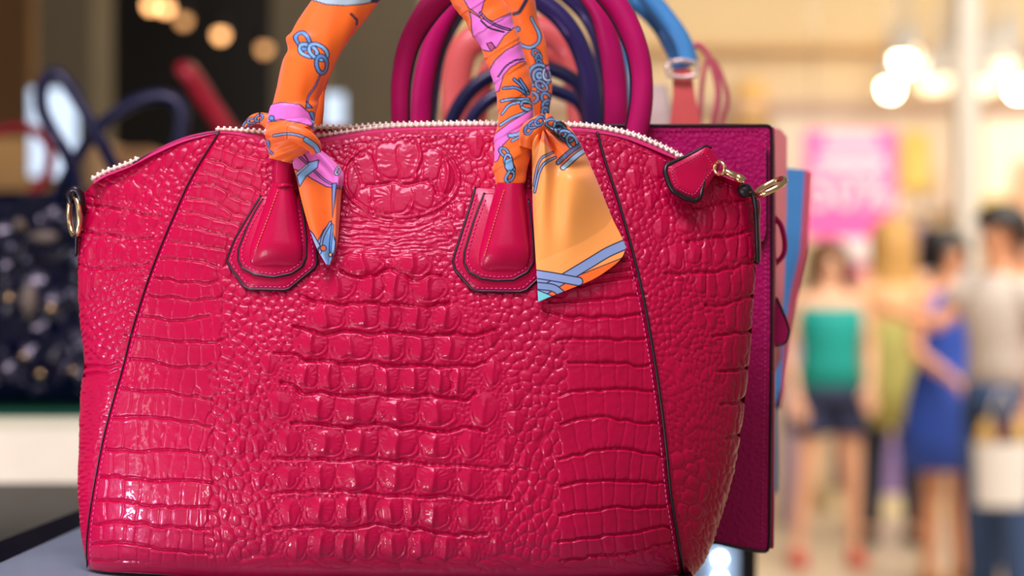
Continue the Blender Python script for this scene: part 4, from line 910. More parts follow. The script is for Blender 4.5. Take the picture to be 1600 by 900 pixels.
# ------------------------------------------------------------------ printed silk scarves
def L(c): return np.array(lin(c), np.float32)
OR, OR2, PK, PK2, BL, BL2, GB, DK, CY, WH = L((252, 112, 20)), L((255, 170, 78)), L((232, 118, 200)), L((205, 110, 190)), L((126, 184, 222)), L((92, 148, 204)), L((138, 166, 196)), L((22, 30, 62)), L((112, 210, 206)), L((190, 215, 232))
class Print:
    """flat printed shapes, evaluated at points of the cloth"""
    def __init__(s, base): s.base = base; s.it = []
    def poly(s, pts, fill, ow=0.9, oc=DK): s.it.append(('p', np.array(pts, float), fill, ow, oc)); return s
    def line(s, pts, w, fill, ow=0.75, oc=DK, sm=True): s.it.append(('l', catmull(pts, 6) if sm and len(pts) > 2 else np.array(pts, float), w / 2, fill, ow, oc)); return s
    def ring(s, cx, cy, rx, ry, deg, w, fill, ow=0.9, oc=DK):
        t = np.linspace(0, 2 * math.pi, 25); c, q = math.cos(math.radians(deg)), math.sin(math.radians(deg))
        s.it.append(('l', np.stack([cx + rx * np.cos(t) * c - ry * np.sin(t) * q, cy + rx * np.cos(t) * q + ry * np.sin(t) * c], 1), w / 2, fill, ow, oc)); return s
    def dot(s, cx, cy, r, fill, ow=0.9): s.it.append(('l', np.array([(cx, cy), (cx + .01, cy)]), r, fill, ow, DK)); return s
    def chain(s, pts, n, lw, lh, w, fill=BL, deg0=0):
        c = catmull(pts, 10); d = np.r_[0, np.cumsum(np.hypot(*np.diff(c, axis=0).T))]
        for i in range(n):
            u = d[-1] * (i + .5) / n; x, y = np.interp(u, d, c[:, 0]), np.interp(u, d, c[:, 1]); x2, y2 = np.interp(u + 1, d, c[:, 0]), np.interp(u + 1, d, c[:, 1])
            s.ring(x, y, lw, lh, math.degrees(math.atan2(y2 - y, x2 - x)) + (18 if i % 2 else -18), w, fill if i % 2 else BL2 * .5 + fill * .5)
        return s
    @staticmethod
    def seg(X, Yv, p):
        d = np.full(X.shape, 1e9)
        for (xa, ya), (xb, yb) in zip(p[:-1], p[1:]):
            vx, vy = xb - xa, yb - ya; t = np.clip(((X - xa) * vx + (Yv - ya) * vy) / (vx * vx + vy * vy + 1e-9), 0, 1)
            d = np.minimum(d, np.hypot(X - xa - t * vx, Yv - ya - t * vy))
        return d
    def at(s, X, Yv):
        C = np.empty((len(X), 3), np.float32); C[:] = s.base
        for it in s.it:
            lo, hi = it[1].min(0) - 12, it[1].max(0) + 12
            m = (X > lo[0]) & (X < hi[0]) & (Yv > lo[1]) & (Yv < hi[1])
            if not m.any(): continue
            x, y = X[m], Yv[m]
            if it[0] == 'p':
                p = it[1]; ins = np.zeros(x.shape, bool); q = np.roll(p, -1, 0)
                for (xa, ya), (xb, yb) in zip(p, q):
                    k = ((ya > y) != (yb > y)); ins ^= k & (x < (xb - xa) * (y - ya) / (yb - ya + 1e-12) + xa)
                d = s.seg(x, y, np.vstack([p, p[:1]])); d = np.where(ins, -d, d); fill, ow, oc = it[2:]
            else:
                d = s.seg(x, y, it[1]) - it[2]; fill, ow, oc = it[3:]
            c = C[m]
            a = np.clip(0.5 - d / 1.2, 0, 1)[:, None]; c = c * (1 - a) + fill * a
            if ow > 0:
                a = np.clip((ow - np.abs(d)) / 0.8 + 0.5, 0, 1)[:, None]; c = c * (1 - a) + oc * a
            C[m] = c
        return C
def sleeve(name, path, hw, pr, parent, relief=None, seg=150, step=1.5, ratio=0.8, n=24):
    """cloth wound round a handle: path (x, y, depth), half width in pixels, print pr, relief(s, th, x, y) in pixels"""
    c = catmull(path, n); w = np.interp(np.linspace(0, 1, len(c)), np.linspace(0, 1, len(hw)), hw)
    d = np.r_[0, np.cumsum(np.hypot(*np.diff(c[:, :2], axis=0).T))]; m = max(8, int(d[-1] / step)); s = np.linspace(0, d[-1], m)
    c = np.stack([np.interp(s, d, c[:, k]) for k in range(3)], 1); w = np.interp(s, d, w)
    T = np.gradient(c[:, :2], axis=0); T /= np.linalg.norm(T, axis=1, keepdims=True)
    N = np.stack([-T[:, 1], T[:, 0]], 1)                       # across the strand in the picture plane
    N *= np.where(N[:, :1] < 0, -1, 1) if abs(N[:, 0]).mean() > .3 else 1
    th = np.linspace(-math.pi, math.pi, seg, endpoint=False)
    S_, TH = np.meshgrid(s, th, indexing='ij')
    cx, cy, cY, W_ = [np.repeat(a[:, None], seg, 1) for a in (c[:, 0], c[:, 1], c[:, 2], w)]
    lat = np.where(np.abs(TH) < 1.05, np.sin(TH), np.sign(TH) * (math.sin(1.05) + (np.abs(TH) - 1.05) * math.cos(1.05)))
    Xp = cx + N[:, :1] * W_ * lat; Yp = cy + N[:, 1:] * W_ * lat    # print position: unrolled
    R = W_ + (relief(S_, TH, Xp, Yp) if relief else 0)
    px = cx + N[:, :1] * R * np.sin(TH); py = cy + N[:, 1:] * R * np.sin(TH)
    Yw = cY - R * ratio * np.cos(TH) * cY / F
    V = np.stack([(px - 800) / F * Yw, Yw, CAMZ - (py - 450) / F * Yw], -1)
    me = gridmesh(name, V, wrap=True); setcol(me, pr.at(Xp.ravel(), Yp.ravel()))
    return link(name, me, M['silk'], parent)
def sheet(name, L_, R_, pr, parent, Yf, nu=None, nv=None, thick=0.0004, top=None, bot=None):
    """hanging cloth between a left and a right edge, Yf(px, py, u, v) its depth"""
    l = catmull(L_, 16); r = catmull(R_, 16)
    def eq(c, n): d = np.r_[0, np.cumsum(np.hypot(*np.diff(c, axis=0).T))]; t = np.linspace(0, d[-1], n); return np.stack([np.interp(t, d, c[:, 0]), np.interp(t, d, c[:, 1])], 1)
    nv = nv or 180; nu = nu or 120
    l, r = eq(l, nv), eq(r, nv); V_ = np.linspace(0, 1, nv)[:, None, None]; U_ = np.linspace(0, 1, nu)[None, :, None]
    A = (1 - U_) * l[:, None] + U_ * r[:, None]
    for cur, w in ((top, 1 - V_), (bot, V_)):
        if cur is not None:
            c = eq(catmull(cur, 16), nu); straight = (1 - U_[0]) * c[0] + U_[0] * c[-1]; A = A + w ** 2 * (c - straight)[None]
    X, Yv = A[..., 0], A[..., 1]; D = Yf(X, Yv, np.broadcast_to(U_[..., 0], X.shape), np.broadcast_to(V_[..., 0], X.shape))
    V = np.stack([(X - 800) / F * D, D, CAMZ - (Yv - 450) / F * D], -1)
    me = gridmesh(name, V); setcol(me, pr.at(X.ravel(), Yv.ravel())); return cloth_thick(link(name, me, M['silk'], parent), thick)
sf = thing('silk_scarf', 'orange chain print silk scarf wound round the front handle, both ends knotted', 'scarf', P(640, -40, YH))
# print of the left strand and knot
pl_ = Print(OR)
pl_.poly([(470, -60), (640, -60), (600, -2), (570, 6), (540, 9), (510, 7), (486, 0)], L((168, 196, 196)))
pl_.poly([(578, 2), (592, -14), (610, -8), (590, 4)], L((30, 40, 80)), 0)
pl_.line([(548, 22), (556, 30), (556, 37)], 3.0, L((120, 60, 60)), 0.6)
for (x, y, a, b, g) in [(474, 64, 9, 13, -20), (481, 79, 15, 8.5, 22), (497, 81, 16, 10, 35), (503, 101, 8.5, 14, -12)]:
    pl_.ring(x, y, a, b, g, 6.2, BL if a > 10 else BL2)
pl_.line([(500, 120), (494, 135), (484, 150), (481, 160)], 2.6, L((150, 120, 190)), 0.6); pl_.poly([(480, 158), (486, 168), (477, 169)], BL2)
pl_.poly([(405, 166), (440, 160), (468, 163), (482, 176), (490, 190), (500, 205), (470, 192), (440, 187), (405, 194)], PK); pl_.line([(410, 172), (445, 166), (470, 172)], 1.0, PK2, 0)
pl_.line([(484, 176), (487, 190), (490, 200)], 5, BL2); pl_.dot(427, 185, 4, BL2)
pl_.line([(428, 212), (450, 209), (472, 213), (484, 222), (494, 230)], 4, GB); pl_.line([(478, 218), (492, 228), (497, 236)], 8, BL); pl_.line([(421, 222), (418, 232), (425, 240)], 4, BL2)
def rel_l(s, th, x, y):
    d = (y - 18) * 0.80 + (x - 470) * 0.28
    r = 1.3 * np.sin(d * 0.05) + 1.2 * np.sin(th * 3 + s * 0.03) + 0.7 * np.sin(th * 7 - s * .06)
    r = r + 5.0 * np.exp(-((y - 60) / 7) ** 2) * np.clip(-np.sin(th), 0, 1) - 3.5 * np.exp(-((y - 77) / 8) ** 2) * np.clip(-np.sin(th), 0, 1)
    q = y + (x - 420) * .05 - 164; r = r + 3.0 * (1 / (1 + np.exp(-q / 1.2))) - 2.5 * (1 / (1 + np.exp(-(y - 194 - (x - 440) * 0.25) / 1.5))) * 0
    return r
sleeve('handle_wrap', [(640, -84, YH + .011), (590, -62, YH + .010), (535, 4, YH + .009), (503, 55, YH + .007), (482, 100, YH + .005), (464, 145, YH + .003), (455, 178, YH + .002), (452, 196, YH + .001)], [46, 44, 43, 42, 40, 34, 33, 32], pl_, sf, rel_l)
def rel_k(s, th, x, y):
    d = y + (x - 450) * 0.35
    return 2.2 * np.sin(d * 0.19 + 0.5) + 1.6 * np.sin(d * 0.43 + th) + 2.5 * np.exp(-((d - 216) / 6) ** 2)
sleeve('knot', [(451, 186, YH), (452, 200, YH - .001), (451, 218, YH - .001), (445, 236, YH), (441, 252, YH)], [33, 39, 38, 29, 19], pl_, sf, rel_k, ratio=0.85)
sleeve('knot_loop', [(425, 214, YH - .008), (448, 206, YH - .016), (474, 214, YH - .017), (490, 228, YH - .013), (494, 240, YH - .008)], [9, 13, 14, 12, 8], pl_, sf, None, 60, 1.5, 0.6)
# left hanging end
pt = Print(OR)
pt.poly([(452, 262), (463, 240), (495, 228), (526, 248), (538, 270), (536, 296), (510, 292), (488, 280), (470, 268)], PK)
pt.line([(462, 240), (480, 256), (505, 280), (530, 293)], 3.0, PK2, 0.8); pt.line([(470, 236), (478, 246), (484, 258)], 1.2, PK, .7)
pt.poly([(464, 276), (482, 254), (498, 250), (496, 262), (478, 276), (468, 292)], BL); pt.line([(464, 272), (480, 258)], 3, WH, .6, sm=False)
pt.ring(528, 267, 3, 6, 20, 3, WH); pt.poly([(519, 287), (526, 286), (523, 320), (520, 340)], BL2)
pt.poly([(518, 345), (505, 360), (496, 378), (500, 398), (512, 420), (524, 404), (524, 378), (520, 360)], BL); pt.line([(516, 348), (504, 370), (500, 395)], 4, GB, .8); pt.line([(520, 352), (516, 385), (518, 400)], 4, BL2, .8)
pt.dot(505, 388, 4.6, OR); pt.dot(516, 398, 3, L((250, 220, 120))); pt.poly([(478, 352), (490, 366), (500, 384), (496, 390), (482, 374)], GB)
def ylt(x, y, u, v):
    s = ysurf(x, y); return s - (0.017 - 0.008 * v) - 0.003 * np.sin(u * 5.0 + 1) * (0.4 + v) - 0.004 * np.exp(-((u - 0.86) / .06) ** 2) + 0.005 * np.clip((u - .9) / .1, 0, 1)
sheet('hanging_end', [(462, 236), (457, 252), (464, 280), (470, 308), (480, 345), (494, 385), (510, 413)], [(492, 228), (516, 247), (536, 271), (533, 300), (530, 345), (526, 385), (515, 414)], pt, sf, ylt, 90, 190)
# small end tucked behind the left knot
pb = Print(OR); pb.chain([(380, 199), (392, 190), (410, 182)], 3, 7, 4, 3, GB)
sleeve('tucked_end', [(430, 196, YH + .012), (412, 186, YH + .014), (396, 187, YH + .016), (380, 199, YH + .018)], [14, 10, 8, 4], pb, sf, None, 50)
# right strand
pr_ = Print(OR)
pr_.poly([(700, -50), (772, -50), (768, -26), (757, 0), (750, 26), (732, 12)], PK)
pr_.poly([(733, 18), (752, 29), (770, 33), (790, 24), (812, 14), (818, 34), (802, 44), (788, 56), (776, 74), (766, 80), (742, 76)], PK)
pr_.line([(750, 20), (765, 34), (782, 42), (796, 46)], 3, PK2, 1.1); pr_.line([(752, 32), (766, 44), (788, 50)], 1, PK2, 1.0)
pr_.poly([(760, 118), (774, 94), (790, 79), (820, 62), (838, 62), (838, 94), (812, 97), (798, 105), (786, 118), (780, 142), (762, 150)], PK)
pr_.line([(778, 120), (790, 104), (804, 95), (820, 92)], 1, PK2, 1.0)
pr_.poly([(760, 68), (768, 66), (774, 74), (768, 80)], L((180, 70, 120)))
for a in ([(803, 124), (815, 135), (823, 148)], [(787, 138), (805, 137), (822, 146)], [(784, 158), (800, 155), (826, 155)], [(784, 178), (796, 164), (812, 160), (826, 160)], [(782, 196), (800, 184), (820, 176), (832, 170)], [(812, 124), (820, 136), (826, 146)]):
    pr_.line(a, 4.2, BL2 if a[0][0] > 785 else BL, 0.9)
pr_.ring(824, 166, 10, 7, 30, 4, BL); pr_.line([(816, 168), (828, 172), (836, 164)], 5, BL)
pr_.poly([(756, 236), (776, 209), (796, 192), (834, 168), (848, 178), (838, 196), (815, 206), (798, 214), (785, 227), (777, 252), (756, 256)], PK)
pr_.line([(796, 212), (808, 210), (815, 206)], 6, BL); pr_.line([(800, 220), (815, 214), (828, 222)], 4, BL)
pr_.chain([(784, 232), (794, 250), (798, 268), (796, 282)], 4, 8, 5, 4, BL); pr_.poly([(790, 250), (800, 246), (803, 262), (796, 270), (789, 262)], BL)
pr_.line([(796, 268), (790, 280), (796, 288)], 4, BL)
def rel_r(s, th, x, y):
    d = y - (x - 800) * -0.62
    return 0.9 * np.sin(d * 0.105) + 0.35 * np.sin(d * 0.26 + 1) + 0.7 * np.sin(th * 4 + s * .05) + 1.6 * (((d - 20) / 46) % 1.0) ** 3
sleeve('handle_wrap', [(640, -84, YH + .011), (695, -62, YH + .010), (742, -6, YH + .008), (770, 42, YH + .006), (790, 92, YH + .004), (804, 145, YH + .002), (804, 190, YH + .001), (802, 225, YH), (798, 262, YH), (797, 290, YH)], [40, 38, 35, 33, 30, 27, 27, 29, 26, 21], pr_, sf, rel_r)
pk_ = Print(OR); pk_.chain([(822, 206), (834, 194), (848, 188)], 3, 8, 5, 3.5, BL2); pk_.chain([(858, 190), (872, 200), (886, 214), (896, 226)], 4, 11, 7, 5, BL)
def rel_n(s, th, x, y): return 1.5 * np.sin(s * .2 + th * 2) + 1.2 * np.sin(th * 5)
sleeve('knot', [(820, 230, YH - .008), (826, 210, YH - .011), (838, 197, YH - .011), (852, 193, YH - .010), (866, 199, YH - .008)], [10, 15, 16, 14, 9], pk_, sf, rel_n, 80, 1.5, 0.75)
# big right hanging end
pg = Print(OR2)
pg.poly([(845, 196), (880, 190), (905, 222), (915, 238), (880, 262), (868, 246), (858, 232), (840, 214)], OR, 0)
pg.chain([(862, 190), (874, 202), (888, 216), (898, 226)], 4, 11, 7, 5, BL)
pg.line([(872, 254), (890, 238), (910, 224)], 7, L((88, 104, 132)), 1.0); pg.line([(880, 262), (900, 244), (920, 230)], 8, L((160, 205, 224)), 1.0)
pg.line([(835, 290), (840, 262), (848, 246), (864, 238)], 3, BL, 0.9); pg.line([(836, 300), (843, 270), (852, 254), (868, 246)], 3.5, BL, 0.9)
pg.poly([(838, 424), (872, 430), (908, 438), (860, 462), (838, 448)], L((130, 158, 196)))
pg.poly([(855, 452), (910, 428), (980, 400), (984, 420), (845, 480), (836, 470), (846, 448)], OR, .8)
pg.line([(846, 456), (880, 436), (920, 412), (950, 394), (982, 380)], 15, L((132, 160, 200)), 1.0)
pg.line([(834, 428), (866, 433), (904, 440)], 13, L((132, 160, 200)), 1.0); pg.line([(842, 447), (864, 450), (876, 458)], 11, L((120, 150, 188)), 1.0)
pg.poly([(830, 449), (866, 464), (836, 486)], CY)
def yrt(x, y, u, v):
    s = ysurf(x, y)
    bulge = 0.016 * np.sin(math.pi * np.clip(u, 0, 1)) ** 0.8 * np.exp(-((v - .38) / .33) ** 2)
    ang = np.arctan2(x - 848, y - 196)
    r = np.hypot(x - 848, y - 196)
    folds = 0.0045 * np.sin(ang * 11 + 0.8) * np.exp(-r / 75) * np.clip(r / 20, 0, 1)
    flap = 0.007 * np.exp(-((x - 843 - (y - 200) * .12) / 16) ** 2) * np.exp(-((y - 232) / 34) ** 2)
    hollow = -0.008 * np.exp(-((x - 866) / 16) ** 2 - ((y - 305) / 62) ** 2) - 0.005 * np.exp(-((x - 900) / 28) ** 2 - ((y - 262) / 10) ** 2)
    return s - 0.006 - 0.010 * np.clip(1 - v * 1.3, 0, 1) - 0.005 * np.exp(-((v - .04) / .09) ** 2) - bulge - folds - flap - hollow
sheet('hanging_end', [(836, 206), (832, 222), (832, 262), (833, 320), (836, 380), (839, 430), (841, 472)], [(880, 190), (896, 208), (912, 236), (934, 286), (955, 338), (970, 368), (978, 386)], pg, sf, yrt, 170, 300, 0.0005,
      top=[(836, 206), (846, 194), (862, 188), (880, 190)], bot=[(841, 472), (862, 463), (890, 452), (928, 436), (958, 416), (972, 402), (978, 386)])
# second scarf on the rear handle
sr = thing('silk_scarf', 'orange chain print silk scarf wound round the rear handle behind the first', 'scarf', P(660, -110, YR))
p2 = Print(OR)
p2.line([(831, 28), (842, 50), (841, 66), (828, 74), (812, 70)], 5, BL, 0.9); p2.line([(822, 0), (812, 18), (803, 22)], 6, DK, 0)
p2.chain([(836, 80), (842, 92), (844, 104)], 3, 7, 4.5, 3.5, BL); p2.dot(808, 46, 4, BL2)
for r_ in (17, 10, 4): p2.ring(843, 118, r_, r_, 0, 5, BL if r_ != 10 else GB)
p2.ring(858, 114, 8, 12, 20, 4, WH); p2.dot(857, 106, 4, PK); p2.ring(834, 140, 10, 7, -30, 5, GB); p2.ring(846, 134, 10, 6, 40, 4, GB); p2.ring(832, 152, 9, 8, 20, 5, GB)
p2.chain([(852, 148), (854, 162), (853, 180), (852, 194)], 4, 9, 6, 4.5, BL)
def rel2(s, th, x, y): return 1.2 * np.sin((y + .5 * x) * .08) + 0.9 * np.sin(th * 4 + s * .03)
sleeve('handle_wrap', [(665, -112, YR), (730, -100, YR), (784, -52, YR), (806, -10, YR), (821, 40, YR), (836, 90, YR), (844, 130, YR), (847, 165, YR), (846, 200, YR), (846, 240, YR)], [24, 25, 25, 25, 22, 20, 18, 14, 12, 12], p2, sr, rel2, 100)
sleeve('handle_wrap', [(665, -112, YR), (600, -82, YR), (545, -6, YR), (508, 72, YR), (490, 140, YR), (488, 190, YR), (484, 235, YR)], [24, 26, 27, 26, 18, 19, 18], Print(OR), sr, rel2, 80)
# ------------------------------------------------------------------ shoppers far behind
M['eye'] = mat('eye_white', (235, 230, 224), 0.3); M['iris'] = mat('dark_iris', (50, 34, 26), 0.3); M['lip'] = mat('lip', (190, 96, 90), 0.5)
def skel_body(name, verts, edges, m, parent, root):
    bm = bmesh.new(); sk = bm.verts.layers.skin.verify(); vs = []
    for k, (co, r) in verts.items():
        v = bm.verts.new(co); rr = r if isinstance(r, tuple) else (r, r); v[sk].radius = rr; v[sk].use_root = (k == root); vs.append((k, v))
    D = dict(vs)
    for a, b in edges: bm.edges.new((D[a], D[b]))
    me = bpy.data.meshes.new(name); bm.to_mesh(me); bm.free(); me.materials.append(m)
    o = bpy.data.objects.new(name, me); COL.objects.link(o); o.parent = parent
    md = o.modifiers.new('skin', 'SKIN'); md.use_smooth_shade = True; md.branch_smoothing = 0.4
    sb = o.modifiers.new('subsurf', 'SUBSURF'); sb.levels = 1; sb.render_levels = 2
    return o
def local(mb, name, m, parent):
    o = mb.build(name, m); o.parent = parent; return o
def person(label, x, y, face, H, skin, hair, arms, legs, hairstyle='long'):
    """standing figure; face: turn about z (0 looks at the camera); arms/legs: joint positions for a 1.65 m figure (x, y, z)"""
    t = thing('person', label, 'person', (x, y, 0)); t.rotation_euler = (0, 0, face); k = H / 1.65; t.scale = (k, k, k)
    v = {'pelvis': ((0, .01, .93), (.135, .10)), 'waist': ((0, 0, 1.08), (.115, .09)), 'chest': ((0, 0, 1.24), (.135, .105)), 'upper': ((0, .01, 1.35), (.12, .09)), 'neck': ((0, .01, 1.435), .052), 'jaw': ((0, -.005, 1.505), (.058, .066)),
         'head': ((0, -.005, 1.575), (.074, .092)), 'crown': ((0, .005, 1.635), (.058, .068)), 'nose': ((0, -.100, 1.550), .008)}
    e = [('pelvis', 'waist'), ('waist', 'chest'), ('chest', 'upper'), ('upper', 'neck'), ('neck', 'jaw'), ('jaw', 'head'), ('head', 'crown'), ('head', 'nose')]
    for s, nm in ((-1, 'r'), (1, 'l')):
        el, wr = arms[nm]; v['sh' + nm] = ((s * .165, .01, 1.375), .052); v['el' + nm] = (el, .038); v['wr' + nm] = (wr, .025)
        d = (Vector(wr) - Vector(el)).normalized(); side = d.cross(Vector((0, -1, 0.05))).normalized() if abs(d.y) < .9 else Vector((1, 0, 0)); side = Vector((side.x, side.y, side.z))
        thk = d.cross(side).normalized()
        pa = Vector(wr) + d * .07; v['pa' + nm] = (tuple(pa), (.034, .016))
        e += [('upper', 'sh' + nm), ('sh' + nm, 'el' + nm), ('el' + nm, 'wr' + nm), ('wr' + nm, 'pa' + nm)]
        for f in range(4):
            o = (f - 1.5) * .018; ln = (.066, .078, .072, .056)[f]
            a = pa + d * .022 + side * o; b = a + d * ln * .55 + thk * .006; c = b + d * ln * .45 + thk * .018
            for q, (w, r) in enumerate(((a, .0095), (b, .0088), (c, .0075))): v['f%d%d%s' % (f, q, nm)] = (tuple(w), r)
            e += [('pa' + nm, 'f%d0%s' % (f, nm)), ('f%d0%s' % (f, nm), 'f%d1%s' % (f, nm)), ('f%d1%s' % (f, nm), 'f%d2%s' % (f, nm))]
        tb_ = Vector(wr) + d * .035 + side * (.034); t2 = tb_ + d * .03 + side * .016; t3 = t2 + d * .03
        for q, (w, r) in enumerate(((tb_, .012), (t2, .0105), (t3, .0085))): v['t%d%s' % (q, nm)] = (tuple(w), r)
        e += [('wr' + nm, 't0' + nm), ('t0' + nm, 't1' + nm), ('t1' + nm, 't2' + nm)]
        kn, an = legs[nm]
        v['hip' + nm] = ((s * .085, .01, .86), .086); v['th' + nm] = (tuple((Vector((s * .09, 0, .86)) * .55 + Vector(kn) * .45)), .074); v['kn' + nm] = (kn, .052); v['cf' + nm] = (tuple(Vector(kn) * .68 + Vector(an) * .32 + Vector((0, .012, 0))), .050); v['an' + nm] = (an, .033)
        v['ft' + nm] = ((an[0] + s * .012, an[1] - .09, .038), (.036, .024)); v['to' + nm] = ((an[0] + s * .02, an[1] - .15, .030), (.034, .018)); v['hl' + nm] = ((an[0], an[1] + .04, .038), .030)
        e += [('pelvis', 'hip' + nm), ('hip' + nm, 'th' + nm), ('th' + nm, 'kn' + nm), ('kn' + nm, 'cf' + nm), ('cf' + nm, 'an' + nm), ('an' + nm, 'ft' + nm), ('ft' + nm, 'to' + nm), ('an' + nm, 'hl' + nm)]
    skel_body('body', v, e, skin, t, 'pelvis')
    for s in (-1, 1):
        local(MB().add(*ball((s * .033, -.080, 1.585), .013, .009, .007)), 'eye', M['eye'], t)
        local(MB().add(*ball((s * .033, -.0865, 1.585), .006, .003, .006)), 'iris', M['iris'], t)
        local(MB().add(*ball((s * .082, .005, 1.565), .010, .020, .030)), 'ear', skin, t)
        local(MB().add(*tube([(s * .020, -.098, 1.607), (s * .036, -.098, 1.613), (s * .054, -.086, 1.606)], .0045, 6)), 'eyebrow', hair, t)
    local(MB().add(*tube([(-.024, -.074, 1.512), (0, -.084, 1.514), (.024, -.074, 1.512)], [.003, .007, .003], 8)), 'mouth', M['lip'], t)
    # hair: an open shell round the skull, falling as far as the style says
    low = {'long': 1.22, 'vlong': 1.05, 'short': 1.52, 'bun': 1.50}[hairstyle]
    mb = MB(); rows = []
    for i in range(15):
        q = i / 14; z = 1.700 - (1.700 - low) * q ** 1.1
        hd = max(0.0, 1 - ((z - 1.585) / .116) ** 2) if z > 1.585 else 1.0
        w = .106 * math.sqrt(hd) + 0.004; dep = .118 * math.sqrt(hd) + .004
        if z < 1.48: w = .115 + .03 * math.sin((1.48 - z) * 5); dep = .105
        op = 0.0 if z > 1.645 else min(1.0, (1.645 - z) / .04) * math.radians(52 if hairstyle != 'short' else 80)
        if z < 1.46: op = math.radians(95)
        r_ = []
        for j in range(41):
            a = -math.pi / 2 + op + (2 * math.pi - 2 * op) * j / 40
            rip = 1 + .035 * math.sin(j * 2.3 + i * .25)
            r_.append((w * math.cos(a) * rip, .008 + dep * math.sin(a) * rip, z))
        rows.append(r_)
    me = gridmesh('hair', np.array(rows)); o = link('hair', me, hair); o.parent = t; cloth_thick(o, .012)
    if hairstyle == 'bun': local(MB().add(*ball((0, .10, 1.66), .055, .05, .05)), 'hair_bun', hair, t)
    return t
def garment(parent, name, m, tubes):
    mb = MB()
    for rings in tubes: mb.add(*loft(rings, 28, False))
    o = mb.build(name, m); o.parent = parent; return cloth_thick(o, .008)
def sleevetube(a, b, r0, r1):
    a, b = Vector(a), Vector(b); return tube([a, a * .5 + b * .5, b], [r0, (r0 + r1) / 2, r1], 16, 1.0, False)
TORSO = [(0, .01, 1.415, .075, .062), (0, .01, 1.39, .15, .085), (0, .005, 1.34, .182, .118), (0, -.005, 1.25, .172, .135), (0, 0, 1.15, .145, .115), (0, 0, 1.05, .145, .112), (0, .01, .95, .172, .128)]
TANK = [(0, 0, 1.345, .165, .118), (0, -.005, 1.27, .174, .138), (0, 0, 1.15, .147, .117), (0, 0, 1.05, .150, .115), (0, .01, .93, .178, .132)]
def legrings(kn, an, to, r0, r1, s):
    h = Vector((s * .088, .01, .88)); k, a = Vector(kn), Vector(an); out = []
    for q in np.linspace(0, to, 10):
        p = h + (k - h) * (q / .5) if q < .5 else k + (a - k) * ((q - .5) / .5)
        out.append((p.x, p.y, p.z, r0 + (r1 - r0) * q, (r0 + (r1 - r0) * q) * 1.03))
    return out
skin1 = mat('light_skin', (234, 176, 142), 0.5, vary=0.04); skin2 = mat('tan_skin', (216, 150, 112), 0.5, vary=0.04)
hbrown = mat('brown_hair', (112, 72, 40), 0.5, vary=.25, vscale=60); hblond = mat('blond_hair', (196, 148, 82), 0.5, vary=.2, vscale=60); hblack = mat('black_hair', (26, 20, 22), 0.4, vary=.2)
LEGS = {'r': ((-.10, 0, .47), (-.115, .01, .07)), 'l': ((.10, 0, .47), (.115, .01, .07))}
WIDE = {'r': ((-.13, -.02, .47), (-.17, .01, .07)), 'l': ((.12, -.01, .47), (.13, .01, .07))}
DOWN = {'r': ((-.215, .03, 1.10), (-.225, -.02, .86)), 'l': ((.215, .03, 1.10), (.225, -.02, .86))}
def shoes(t, legs, m):
    for nm, s in (('r', -1), ('l', 1)):
        an = legs[nm][1]; mb = MB()
        mb.add(*loft([(an[0] + s * .008, an[1] - .05, .002, .046, .125), (an[0] + s * .008, an[1] - .05, .03, .048, .128), (an[0] + s * .006, an[1] - .04, .06, .042, .10), (an[0], an[1] - .01, .085, .038, .050)], 20)); o = mb.build('shoe', m); o.parent = t
def px_at(px, d): return (px - 800) / F * d
# woman in teal
d = 11.3; arms1 = {'r': ((-.225, .02, 1.11), (-.20, -.09, .90)), 'l': ((.23, .05, 1.12), (.19, -.10, .93))}
w1 = person('woman in a teal tank top and dark shorts, walking with long brown hair', px_at(1296, d), d, 0.12, 1.60, skin1, hbrown, arms1, WIDE, 'long')
garment(w1, 'tank_top', mat('teal_jersey', (0, 150, 142), 0.7, vary=.1), [TANK]); 
garment(w1, 'shorts', mat('navy_denim', (44, 50, 82), 0.8, vary=.15), [[(0, .01, .97, .168, .125), (0, .01, .90, .182, .138), (0, .01, .84, .186, .14)], legrings(WIDE['r'][0], WIDE['r'][1], .24, .100, .105, -1), legrings(WIDE['l'][0], WIDE['l'][1], .24, .100, .105, 1)])
shoes(w1, WIDE, mat('coral_shoes', (214, 82, 70), 0.5))
# woman in olive skirt, seen from behind
d = 12.2
w2 = person('woman with very long blond hair and an olive dress, seen from behind', px_at(1394, d), d, math.pi + .1, 1.74, skin1, hblond, DOWN, LEGS, 'vlong')
garment(w2, 'top', mat('peach_top', (232, 178, 130), 0.7), [TANK]); garment(w2, 'skirt', mat('olive_cotton', (164, 156, 84), 0.75, vary=.12), [[(0, .01, 1.16, .152, .12), (0, .01, 1.0, .172, .135), (0, .01, .85, .20, .16), (0, .01, .62, .215, .18)]])
garment(w2, 'leggings', mat('dark_leggings', (36, 42, 62), 0.7), [legrings(LEGS['r'][0], LEGS['r'][1], .95, .088, .042, -1), legrings(LEGS['l'][0], LEGS['l'][1], .95, .088, .042, 1)])
shoes(w2, LEGS, mat('dark_shoes', (40, 34, 34), 0.5))
# woman in blue dress
d = 10.5; arms3 = {'r': ((-.235, .0, 1.12), (-.16, -.20, .98)), 'l': ((.23, -.02, 1.12), (.30, -.18, 1.02))}
w3 = person('woman in a cobalt blue dress with dark hair tied up', px_at(1478, d), d, 0.7, 1.63, skin2, hblack, arms3, LEGS, 'bun')
garment(w3, 'dress', mat('cobalt_cotton', (38, 74, 176), 0.7, vary=.15), [TORSO[:5] + [(0, 0, 1.05, .16, .125), (0, .01, .92, .19, .15), (0, .01, .75, .215, .18), (0, .01, .56, .235, .20)]])
shoes(w3, LEGS, mat('tan_sandals', (190, 140, 100), 0.5))
